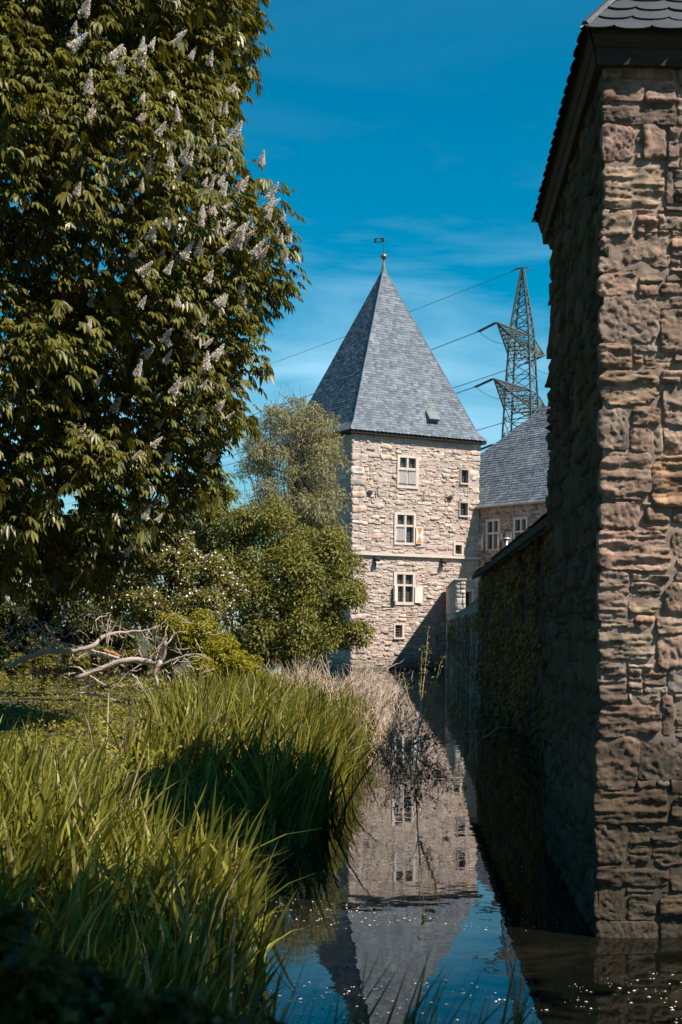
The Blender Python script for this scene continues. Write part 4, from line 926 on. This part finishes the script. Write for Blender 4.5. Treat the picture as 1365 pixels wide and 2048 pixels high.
# ------------------------------------------------------------------ other trees and shrubs
def shrub(name, label, cat, lobes, depth, leaf, leaf_len, aspect, per, seed, mat_l, trunk_r=0.12, droop=0.3, up=0.25, group=None, squash=0.85, flowers=0, shell=0.55, twigs=0):
    """lobes: (px, py, radius px, depth offset) of the main crown masses; smaller lobes are scattered over each"""
    rng = np.random.default_rng(seed); cs, rs = [], []
    for (x, y, r, dz) in lobes:
        d = depth+dz; c = P(x, y, d); R_ = r*d/F
        m = 14; dirs = rand_unit(m, rng); dirs[:, 1] -= 0.25; dirs = unit(dirs)
        for q in dirs: rr_ = R_*rng.uniform(0.28, 0.48); cs.append(c+q*(R_-rr_*0.8)*np.array([1, 1, squash])); rs.append(rr_)
        cs.append(c); rs.append(R_*0.6)
    cs = np.array(cs); rs = np.array(rs); g = np.array([gz(a, b) for a, b in cs[:, :2]]); 
    keep = cs[:, 2]+rs*0.5 > g; cs, rs = cs[keep], rs[keep]
    bx_, by_ = float(np.mean(cs[:, 0])), float(np.mean(cs[:, 1])); base = np.array([bx_, by_, gz(bx_, by_)])
    root = thing(name, label, cat, base, group)
    w = rs**2/np.mean(rs**2); pts, nr = [], []
    for c, r, ww in zip(cs, rs, w):
        p_, n_ = blob_points(c[None], np.array([r]), max(6, int(per*ww)), rng, up, shell, squash); pts.append(p_); nr.append(n_)
    pts = np.vstack(pts); nr = np.vstack(nr); ok = pts[:, 2] > ground_h(pts[:, 0], pts[:, 1])+0.02; pts, nr = pts[ok], nr[ok]
    v, f = simple_leaves(pts, nr, rng, leaf_len, aspect, droop); obj('crown', v, f, M[mat_l], root)
    tree_frame(root, base-np.array([0, 0, 0.2]), np.array([bx_, by_, np.percentile(cs[:, 2], 75)]), cs, rng, trunk_r, nl=min(34, len(cs)))
    if twigs:
        mb = MB()
        for i in rng.permutation(len(pts))[:twigs]:
            a = pts[i]; b = a+unit(nr[i]+np.array([0, 0, 0.6])+rand_unit(1, rng)[0]*0.3)*leaf_len*rng.uniform(3, 7); mb.path([a-(b-a)*0.6, a, b], [0.012, 0.01, 0.004], 3)
        mb.build('twigs', M['bark'], root)
    if flowers:
        i = rng.permutation(len(pts))[:flowers]; i = i[nr[i][:, 2] > -0.35]; p_ = pts[i]+nr[i]*leaf_len*0.5
        v, f = simple_leaves(p_, nr[i], rng, leaf_len*0.75, 0.9, 0); fo = obj('blossom', v, f, M['blossom'], root); fo['kind'] = 'stuff'
    return root
shrub('willow_tree', 'pale grey-green feathery willow in front of the tower left corner', 'tree',
      [(570, 845, 55, 0), (630, 850, 52, 0.5), (560, 930, 60, 0), (630, 930, 68, 0.4), (540, 1000, 60, 0), (625, 1000, 72, 0), (655, 1060, 45, 0.5), (512, 900, 36, -0.4), (650, 890, 40, 1), (590, 1070, 80, 0)],
      61, 0, 0.17, 0.22, 170, 41, 'willow_leaf', 0.16, 0.5, 0.2, shell=0.85, twigs=60)
shrub('willow_tree', 'thin airy willow top against the sky beside the tower roof', 'tree',
      [(595, 812, 30, 0), (560, 835, 35, 0), (525, 870, 40, 0), (505, 940, 40, 0), (540, 910, 45, 0)], 64, 0, 0.15, 0.2, 60, 42, 'willow_leaf', 0.09, 0.5, 0.3, shell=0.95, twigs=90)
shrub('field_maple', 'large dense green shrub covering the foot of the tower left side', 'shrub',
      [(560, 1060, 80, 0), (470, 1045, 80, 0.5), (420, 1060, 60, 1), (640, 1110, 72, 0), (560, 1160, 95, -1), (660, 1190, 72, -0.5), (480, 1150, 90, 0), (600, 1260, 90, -1), (680, 1260, 48, 0), (520, 1270, 80, -1), (690, 1130, 42, 0.5), (440, 1000, 45, 1), (712, 1185, 36, 0.3), (716, 1272, 38, 0.2), (400, 1120, 55, 1)],
      47, 0, 0.115, 0.55, 260, 43, 'shrub_leaf', 0.15, 0.35, shell=0.75)
shrub('hawthorn', 'hawthorn bush speckled with small white flowers behind the fallen branch', 'shrub',
      [(330, 1130, 70, 0), (260, 1150, 60, 0), (400, 1150, 62, 0), (300, 1215, 65, -0.5), (400, 1215, 60, -0.5), (220, 1210, 50, 0), (450, 1190, 45, 0.5), (350, 1090, 40, 0.5)],
      37, 0, 0.085, 0.6, 250, 44, 'hawthorn_leaf', 0.1, 0.3, flowers=3800)
shrub('golden_bush', 'bright yellow-green rounded bush at the edge of the reeds', 'shrub',
      [(390, 1265, 55, 0), (440, 1300, 52, 0), (360, 1300, 40, 0.4), (480, 1340, 48, -0.5), (420, 1350, 50, -0.5), (520, 1375, 34, -0.8), (340, 1250, 30, 0.3)],
      29.5, 0, 0.062, 0.6, 300, 45, 'yellow_leaf', 0.05, 0.3)
shrub('elder_bush', 'dark leafy bush under the chestnut behind the dead branch', 'shrub',
      [(120, 1190, 55, 0), (50, 1240, 60, 0), (170, 1260, 60, 0), (230, 1280, 45, 0), (90, 1310, 50, -1), (10, 1290, 60, 0), (-60, 1230, 70, 0)],
      33, 0, 0.10, 0.5, 330, 46, 'dark_leaf', 0.09, 0.3)
shrub('elder_bush', 'dark tall bush closing the view below the chestnut crown', 'shrub',
      [(60, 1080, 85, 0), (180, 1090, 80, 0), (280, 1050, 70, 0), (-60, 1120, 90, 0), (120, 1150, 80, 1), (240, 1140, 70, 0.5), (340, 1040, 45, 1), (-40, 1010, 80, 1)],
      42, 0, 0.14, 0.5, 330, 47, 'dark_leaf', 0.12, 0.3)
shrub('bramble_bush', 'low dark bramble right behind the fallen branch', 'shrub',
      [(150, 1325, 30, 0), (210, 1320, 32, 0.3), (270, 1325, 32, 0), (320, 1318, 28, 0.5), (95, 1328, 30, 0.2), (40, 1332, 30, 0)], 30.5, 0, 0.075, 0.55, 150, 48, 'hawthorn_leaf', 0.04, 0.3)
shrub('hazel_bush', 'dark shaded hazel twigs at the very left edge near the camera', 'shrub',
      [(-190, 1300, 170, 0), (-170, 1520, 170, 0.2), (-260, 1150, 170, 0.3), (-230, 1700, 180, 0.2)], 7.0, 0, 0.10, 0.6, 70, 49, 'dark_leaf', 0.05, 0.3)
shrub('shade_toned_bush', 'bush with shade painted into its dark leaves, out of focus at the bottom left corner, close to the camera', 'shrub',
      [(40, 1990, 90, 0), (170, 2040, 100, 0.1), (300, 2075, 90, 0), (420, 2100, 75, 0.1), (-40, 1880, 80, 0.2), (100, 2120, 130, 0), (300, 2180, 130, 0), (530, 2130, 70, 0.1)], 2.1, 0, 0.040, 0.6, 120, 50, 'dark_leaf', 0.015, 0.3)  # darker leaf colour puts the foreground shade into the bush itself
# unseen trees added outside the frame to shade the near bank and block sky fill
def big_tree(name, label, x, y, cz, rx, rz, nlobe, per, seed):
    rng = np.random.default_rng(seed); d = rand_unit(nlobe, rng); cs = np.array([x, y, cz])+d*np.array([rx, rx, rz])*rng.uniform(0.45, 1.0, nlobe)[:, None]; rs = rng.uniform(0.5, 0.9, nlobe)
    root = thing(name, label, 'tree', (x+0.6, y-1.2, gz(x, y)))
    pts, nr = blob_points(cs, rs, per, rng); v, f = simple_leaves(pts, nr, rng, 0.2, 0.6); obj('crown', v, f, M['shrub_leaf'], root)
    tree_frame(root, np.array([x+0.6, y-1.2, gz(x, y)-0.2]), np.array([x, y, cz]), cs, rng, 0.2, nl=24)
big_tree('unseen_shade_tree', 'leafy shade tree added outside the view beside the photographer', 4.0, 2.0, 8.4, 3.3, 1.5, 84, 130, 51)
big_tree('unseen_shade_tree', 'shade tree added to the right behind the photographer, outside the view', 4.8, -2.6, 8.4, 3.2, 1.4, 80, 120, 53)
big_tree('unseen_shade_tree', 'broad leafy canopy added overhead to block sky light behind the photographer, outside the view', -2.4, -0.8, 8.2, 5.0, 1.4, 130, 110, 52)

rng = np.random.default_rng(55); n = 150; tc_ = np.stack([rng.uniform(-75, -3, n), rng.uniform(105, 135, n), rng.uniform(1.0, 5.5, n)], -1)
pts, nr = blob_points(tc_, rng.uniform(1.4, 2.6, n), 150, rng, 0.2, 0.5); v, f = simple_leaves(pts, nr, rng, 0.42, 0.6)
tag(obj('treeline', v, f, M['dark_leaf']), 'far dark treeline beyond the moat meadow', 'treeline', None, 'stuff')

# ------------------------------------------------------------------ fallen dead branch
dead = thing('fallen_branch', 'bare bleached fallen branch with twigs lying among the weeds', 'dead branch', tuple(P(200, 1400, 27)))
rng = np.random.default_rng(61); DB = 26.5
def px_path(q, r, d0=0.0, amp=0.18):
    n = len(q); a = np.array([P(x, y, DB+d0) for x, y in q]); w = rng.normal(0, amp, n); a[:, 1] += np.convolve(w, [0.3, 0.4, 0.3], 'same')
    t = np.linspace(0, n-1, n*4); k = np.arange(n); a = np.stack([np.interp(t, k, a[:, c]) for c in range(3)], -1)
    ker = np.array([0.2, 0.6, 0.2]); b = a.copy()
    for c in range(3): b[1:-1, c] = np.convolve(a[:, c], ker, 'valid')
    b += 0.012*rand_unit(len(b), rng); return b, np.interp(np.linspace(0, 1, len(b)), np.linspace(0, 1, len(r)), r)*0.75*DB/F
main = [([(20, 1335), (44, 1319), (97, 1302), (145, 1304), (189, 1293), (211, 1269), (255, 1264), (299, 1262), (318, 1252)], [7, 7.5, 7, 7, 6.5, 5, 4, 3, 1.2], 0, 'limb'),
        ([(152, 1356), (198, 1339), (237, 1324), (272, 1319), (308, 1326), (325, 1318), (330, 1286), (336, 1272)], [6.5, 6.5, 8, 8, 8, 8, 6, 3], -0.4, 'limb'),
        ([(322, 1322), (308, 1348), (316, 1368), (300, 1385)], [7, 5.5, 4.5, 2], -0.4, 'limb')]
tw = [([(176, 1304), (220, 1319), (246, 1330), (272, 1352), (294, 1380)], [4, 3.5, 3, 2.5, 1]), ([(99, 1297), (114, 1282), (103, 1264), (119, 1251), (127, 1225), (123, 1203)], [3.5, 3.2, 3, 3, 2.2, 0.8]),
      ([(114, 1282), (150, 1293), (190, 1302), (240, 1316)], [3, 3, 3, 4]), ([(215, 1290), (215, 1251), (222, 1229)], [2.2, 2, 0.8]), ([(325, 1330), (365, 1313), (400, 1308), (424, 1318)], [4, 3, 2, 0.8]),
      ([(154, 1335), (189, 1359), (217, 1375)], [3.2, 2.8, 2]), ([(92, 1264), (75, 1247), (57, 1234)], [2.4, 2, 0.8]), ([(299, 1318), (318, 1296), (331, 1268)], [3, 2.4, 1]), ([(215, 1387), (250, 1348), (308, 1313)], [1.6, 2, 2.2]),
      ([(158, 1385), (200, 1392), (240, 1404)], [3, 2.6, 2]), ([(92, 1264), (88, 1285), (110, 1292)], [2, 2, 2]), ([(318, 1252), (326, 1245), (322, 1262)], [1.5, 1.2, 0.8]), ([(330, 1290), (345, 1268), (338, 1250)], [2.4, 1.6, 0.7]),
      ([(365, 1313), (380, 1330), (392, 1350)], [1.6, 1.3, 0.7]), ([(127, 1225), (138, 1214), (132, 1202)], [1.4, 1, 0.6]), ([(20, 1290), (40, 1270), (60, 1262), (80, 1258)], [1, 1.6, 1.8, 1.8]), ([(5, 1262), (25, 1250), (40, 1240)], [1.3, 1.2, 0.6]),
      ([(299, 1262), (290, 1275), (300, 1290)], [1.6, 1.2, 0.7]), ([(330, 1340), (340, 1360), (345, 1380)], [2.4, 2, 1]), ([(325, 1340), (333, 1370), (328, 1390)], [2, 1.5, 0.8])]
for q, r, d0, nm in main:
    mb = MB(); p, rr_ = px_path(q, r, d0); mb.path(p, rr_, 8); mb.build(nm, M['dead_wood'], dead, True)
for q, r in tw:
    mb = MB(); p, rr_ = px_path(q, r, -0.15); mb.path(p, rr_, 5); mb.build('twig', M['dead_wood'], dead, True)
mb = MB(); p, rr_ = px_path([(205, 1300), (226, 1307), (242, 1314)], [5, 6, 4.5], -0.1); mb.path(p, rr_, 6); mb.build('torn_wood', M['raw_wood'], dead)
mb = MB(); rng2 = np.random.default_rng(62)
for k in range(170):
    x, y = rng2.uniform(10, 430), rng2.uniform(1240, 1385); a = P(x, y, DB+rng2.uniform(-0.5, 0.5)); dv = unit(rand_unit(1, rng2)[0]+np.array([0, 0, 0.3])); L_ = rng2.uniform(0.2, 0.6)
    p, r = limb(a, a+dv*L_, 0.010, 0.003, rng2, 5, 0.35); mb.path(p, r, 3)
o = mb.build('fine_twigs', M['dead_wood'], dead); o['kind'] = 'stuff'

# ------------------------------------------------------------------ bare twig thickets at the waterside
def thicket(label, base_px, depth, spread, h, n, seed, leafn, mat='twig', leanx=0.0, group='bare thickets at the waterside', rad=0.007):
    rng = np.random.default_rng(seed); X0 = P(base_px, 1265, depth)[0]; base = np.array([X0, depth, max(gz(X0, depth), -0.1)])
    root = thing('bare_thicket', label, 'shrub', base, group); mb = MB(); ends = []
    for k in range(n):
        a = base+np.array([rng.normal(0, spread*0.4), rng.normal(0, spread*0.5), -0.1]); az = rng.uniform(0, 2*math.pi)
        d = unit(np.array([math.cos(az)*0.55+leanx, math.sin(az)*0.5, rng.uniform(0.5, 1.2)])); L_ = h*rng.uniform(0.5, 1.1)
        b = a+d*L_; p, r = limb(a, b, rad*rng.uniform(0.7, 1.3), rad*0.35, rng, 9, 0.28); p[:, 2] -= (np.linspace(0, 1, 9)**2)*L_*rng.uniform(0, 0.35); mb.path(p, r, 3)
        for j in range(5):
            i = int(rng.integers(3, 8)); d2 = unit(d+rand_unit(1, rng)[0]*0.9); q, r2 = limb(p[i], p[i]+d2*L_*rng.uniform(0.2, 0.45), rad*0.5, rad*0.2, rng, 6, 0.25); mb.path(q, r2, 3); ends += [q[3], q[5]]
    o = mb.build('twigs', M[mat], root); o['kind'] = 'stuff'
    ends = np.array(ends); i = rng.integers(0, len(ends), leafn); pp = ends[i]+rng.normal(0, 0.04, (leafn, 3))
    v, f = simple_leaves(pp, rand_unit(leafn, rng), rng, 0.06, 0.55); obj('leaves', v, f, M['weed_leaf'], root)
thicket('pale leafless thicket left of the moat below the tower', 675, 29, 1.3, 1.5, 110, 71, 330, group=None, rad=0.011)
thicket('pinkish dry thicket hanging over the water in front of the tower', 742, 24.5, 0.9, 1.45, 64, 72, 300, leanx=0.15, group=None, rad=0.010)
thicket('sparse twiggy shrub leaning over the moat before the low wall', 815, 22.5, 0.55, 1.25, 30, 73, 300, leanx=0.10, group=None, rad=0.009)
thicket('dark twiggy shrub drooping onto the reflection of the tower', 800, 17.6, 0.35, 0.62, 16, 74, 45, mat='twig_dark', leanx=0.35, group=None, rad=0.008)
thicket('dry thicket at the top of the reed bed', 600, 34, 1.4, 1.1, 75, 75, 240, group=None, rad=0.011)
# leafy sapling
SD = 19.0
rng = np.random.default_rng(76); sap = thing('sapling', 'slim leafy sapling rising from the moat before the shaded tower foot', 'sapling', tuple(P(840, 1540, SD)))
b0 = P(832, 1545, SD); b1 = P(858, 1256, SD); mb = MB(); p, r = limb(b0, b1, 0.012, 0.003, rng, 14, 0.04); mb.path(p, r, 5)
side_ = [P(890, 1310, SD), P(806, 1345, SD), P(876, 1370, SD-0.2), P(884, 1335, SD), P(845, 1300, SD+0.2), P(868, 1420, SD-0.2)]
ends = [p[6:]]
for s_ in side_: q, r = limb(p[4], s_, 0.007, 0.002, rng, 8, 0.1); mb.path(q, r, 4); ends.append(q[3:])
mb.build('stem', M['twig'], sap); ends = np.vstack(ends); i = rng.integers(0, len(ends), 330); pp = ends[i]+rng.normal(0, 0.028, (330, 3))
v, f = simple_leaves(pp, rand_unit(330, rng)+np.array([0, 0, 0.4]), rng, 0.042, 0.55); obj('crown', v, f, M['yellow_leaf'], sap)

# ------------------------------------------------------------------ reeds, weeds, creeper, petals
def blades(bx, by, bz, L, W, lean_az, lean, bend, rng, seg=5):
    n = len(bx); t = np.linspace(0, 1, seg+1)[None, :, None]; az = lean_az; dirh = np.stack([np.cos(az), np.sin(az), np.zeros(n)], -1)[:, None]
    base = np.stack([bx, by, bz], -1)[:, None]; L_ = L[:, None, None]; up = np.array([0, 0, 1.0])
    p = base+up*(L_*(t*np.cos(lean)[:, None, None]-bend[:, None, None]*0.55*t**3))+dirh*(L_*(t*np.sin(lean)[:, None, None]+bend[:, None, None]*t**2.2*0.8))
    face = rng.uniform(0, 2*math.pi, n); s = np.stack([np.cos(face), np.sin(face), np.zeros(n)], -1)[:, None]
    w = W[:, None, None]*np.array([0.75, 1.0, 1.0, 0.85, 0.55, 0.04])[None, :, None]*0.5
    v = np.stack([p-s*w, p+s*w], 2).reshape(n, -1, 3); k = v.shape[1]
    q = np.array([[2*i, 2*i+1, 2*i+3, 2*i+2] for i in range(seg)]); f = ((np.arange(n)*k)[:, None, None]+q[None]).reshape(-1, 4)
    return v.reshape(-1, 3), f
rng = np.random.default_rng(81)
def reed_bed(n_cl, xr, yr, cond, hl, per, seed, W0=0.020):
    rng = np.random.default_rng(seed); cx, cy = [], []
    while len(cx) < n_cl:
        x, y = rng.uniform(*xr), rng.uniform(*yr)
        if cond(x, y): cx.append(x); cy.append(y)
    k = np.repeat(np.arange(n_cl), per); n = len(k); x = np.array(cx)[k]+rng.normal(0, 0.07, n); y = np.array(cy)[k]+rng.normal(0, 0.07, n)
    hz = np.array([rng.uniform(*hl) for _ in range(n_cl)])[k]*rng.uniform(0.5, 1.15, n); g = np.maximum(ground_h(x, y), -0.15)
    caz = rng.uniform(0, 2*math.pi, n_cl)[k]+rng.normal(0, 0.9, n); caz = np.where(rng.random(n) < 0.32, rng.normal(0.1, 0.8, n), caz)
    return blades(x, y, g, hz, W0*rng.uniform(0.6, 1.35, n), caz, rng.uniform(0.02, 0.42, n), np.abs(rng.normal(0.10, 0.26, n)), rng)
def lb(y): return float(bank_x(y))
def pat(x, y): return noise2(np.array([x*1.3]), np.array([y*0.8]), 77)[0] > 0.30
parts = [reed_bed(1050, (-4.6, 1.1), (15.6, 27), lambda x, y: max(lb(y)-2.9, -0.142*y+0.15*(y > 17)) < x < lb(y)+0.05 and pat(x, y), (0.45, 1.02), 8, 82, 0.029),
         reed_bed(420, (-4.0, 0.2), (8.4, 11.6), lambda x, y: x > -0.27*y and x < (-0.62 if y < 9.3 else -1.25-(y-9.3)*0.5), (0.45, 0.95), 8, 83, 0.028),
         reed_bed(240, (-3.2, 0.0), (5.4, 8.6), lambda x, y: x < lb(y)+0.22 and x > -0.30*y, (0.35, 0.75), 8, 84, 0.026),
         reed_bed(170, (-2.4, 0.0), (10.0, 16), lambda x, y: lb(y)-1.7 < x < lb(y)+0.1, (0.22, 0.55), 6, 87, 0.024),
         reed_bed(70, (-1.0, 0.6), (13.0, 18), lambda x, y: lb(y)-0.35 < x < lb(y)+0.15, (0.7, 1.1), 7, 88, 0.026)]
vs = [p for p in parts]; nb = 0; V, FQ = [], []
for v, f in vs: V.append(v); FQ.append(f+nb); nb += len(v)
tag(obj('reeds', np.vstack(V), np.vstack(FQ), M['reed_leaf']), 'dense bed of long arching green reeds along the moat', 'reeds', None, 'stuff')
dv_, df_ = reed_bed(150, (-4.0, 0.9), (6.0, 27), lambda x, y: max(lb(y)-2.9, -0.2*y) < x < lb(y)+0.1 and not (10.5 < y < 15.5), (0.5, 1.05), 4, 89, 0.020)
tag(obj('dry_reeds', dv_, df_, M['dry_reed']), 'scattered dead straw-coloured reed blades in the bed', 'reeds', None, 'stuff')
# near blades along the photographer's bank, out of focus with shade put into a darker leaf colour
rng = np.random.default_rng(85); tips = [(700, 1870), (745, 1905), (770, 1880), (805, 1900), (868, 1910), (905, 1945), (977, 1900), (955, 1965), (1022, 1950), (1060, 1990), (690, 1965), (650, 1890), (600, 1930), (560, 1870), (520, 1900), (480, 1860), (430, 1900), (380, 1840), (330, 1880), (290, 1850), (240, 1900), (190, 1860), (140, 1900), (90, 1840), (40, 1870), (845, 1975), (1000, 1985), (1090, 2005), (735, 1990), (925, 2000)]
bx, by, L_, az = [], [], [], []
for (x, y) in tips+[(x_, 2035-30*math.sin(x_*0.05)) for x_ in range(20, 1080, 22)]:
    for r_ in range(4):
        d = rng.uniform(2.8, 4.2); t_ = P(x+rng.normal(0, 22)*(r_ > 0), y+abs(rng.normal(0, 45))*(r_ > 0), d); g_ = gz(t_[0], d); k_ = rng.uniform(0.02, 0.40); bx.append(t_[0]-(t_[2]-g_)*k_*0.9); by.append(d); L_.append(max(0.3, (t_[2]-g_)*1.08)); az.append(rng.normal(0, 0.35))
bx, by, L_, az = map(np.array, (bx, by, L_, az)); n = len(bx)
v, f = blades(bx, by, ground_h(bx, by), L_, rng.uniform(0.013, 0.026, n), az, rng.uniform(0.05, 0.35, n), np.abs(rng.normal(0.06, 0.16, n)), rng)
tag(obj('near_reeds', v, f, M['dark_leaf']), 'dark blurred reed blades at the bottom edge, shade painted into their colour', 'reeds', None, 'stuff')
# low weeds on the bank
rng = np.random.default_rng(86); n = 42000
y = rng.uniform(5, 44, n); x = lb(15)-rng.uniform(0.0, 1.0, n)**0.8*(0.27*y+2.0)-0.1; x = np.minimum(x, bank_x(y)-0.05)
hgt = (0.12+0.45*np.clip(fbm(np.stack([x*1.1, y*0.8, x*0], -1), 3, 9)+0.35, 0, 1))*rng.random(n)**0.7*np.where(y > 28, 1.5, np.where(y > 17, 0.55, 0.9))
pts = np.stack([x, y, ground_h(x, y)+hgt], -1); v, f = simple_leaves(pts, unit(rand_unit(n, rng)*0.6+np.array([0, 0, 0.8])), rng, 0.085, 0.5)
tag(obj('weeds', v, f, M['weed_leaf']), 'low green weeds covering the bank', 'weeds', None, 'stuff')
# creeper hanging over the covered wall and the rendered wall
def creeper(label, fr, u0, u1, v0, v1, n, seed, size, mat):
    rng = np.random.default_rng(seed); root = thing('creeper', label, 'creeper', fr.p(u1, 0.1, 0), 'creepers on the moat walls')
    u = rng.uniform(u0, u1, n); v = v0+(v1-v0)*rng.random(n); dens = fbm(np.stack([u*0.9, v*1.2, u*0], -1), 4, seed); ok = dens > -0.06*rng.random(n); u, v = u[ok], v[ok]; m_ = len(u)
    w = 0.05+0.16*np.clip(dens[ok]+0.2, 0, 1)+0.03*rng.random(m_); p = fr.pts(np.stack([u, w, v], -1)); nn = np.tile(fr.n, (m_, 1))
    d = unit(np.array([0, 0, -1.0])+rand_unit(m_, rng)*0.6+nn*0.25); L_ = size*rng.uniform(0.6, 1.3, m_); vv, ff = leaf_mesh(p, d, unit(nn+rand_unit(m_, rng)*0.5), L_, L_*0.45)
    obj('leaves', vv, ff, M[mat], root); mb = MB()
    for k in range(90):
        a = rng.uniform(u0, u1); q = [fr.p(a+0.06*math.sin(3*z+k)+rng.normal(0, 0.02), 0.07+rng.uniform(0, 0.05), z) for z in np.linspace(v1-rng.uniform(0, 1.2), v0+rng.uniform(0, 1.8), 9)]; mb.path(q, [0.012]*9, 3)
    st = mb.build('stems', M['twig_dark'], root); st['kind'] = 'stuff'
creeper('brown-olive creeper hanging thickly from the covered moat wall', wfr, -0.02, WL, 0.1, HC-0.1, 15000, 91, 0.13, 'dry_leaf')
creeper('thin dry creeper on the grey rendered wall before the tower', lfr, 8, LL, 0.05, 2.7, 4200, 92, 0.12, 'dry_leaf')
# petals floating on the water
rng = np.random.default_rng(94); n = 4200
y = 5.2+rng.random(n)**1.5*8; x = rng.uniform(-0.6, 3.2, n); den = fbm(np.stack([x*0.9, y*0.9, x*0], -1), 3, 3); ok = (den > 0.05) & ((y < 9.35) | (x < 1.6)) & (x > bank_x(y)); x, y = x[ok], y[ok]; n = len(x)
sz = 0.006+0.02*rng.random(n)**2.2; az = rng.uniform(0, 6.3, n); d = np.stack([np.cos(az), np.sin(az), np.zeros(n)], -1)
v, f = leaf_mesh(np.stack([x, y, np.full(n, 0.003)], -1), d, np.tile([0, 0, 1.0], (n, 1)), sz, sz*0.8, 0, 0.2)
tag(obj('floating_petals', v, f, M['petal']), 'white fallen petals scattered on the dark water', 'petals', None, 'stuff')
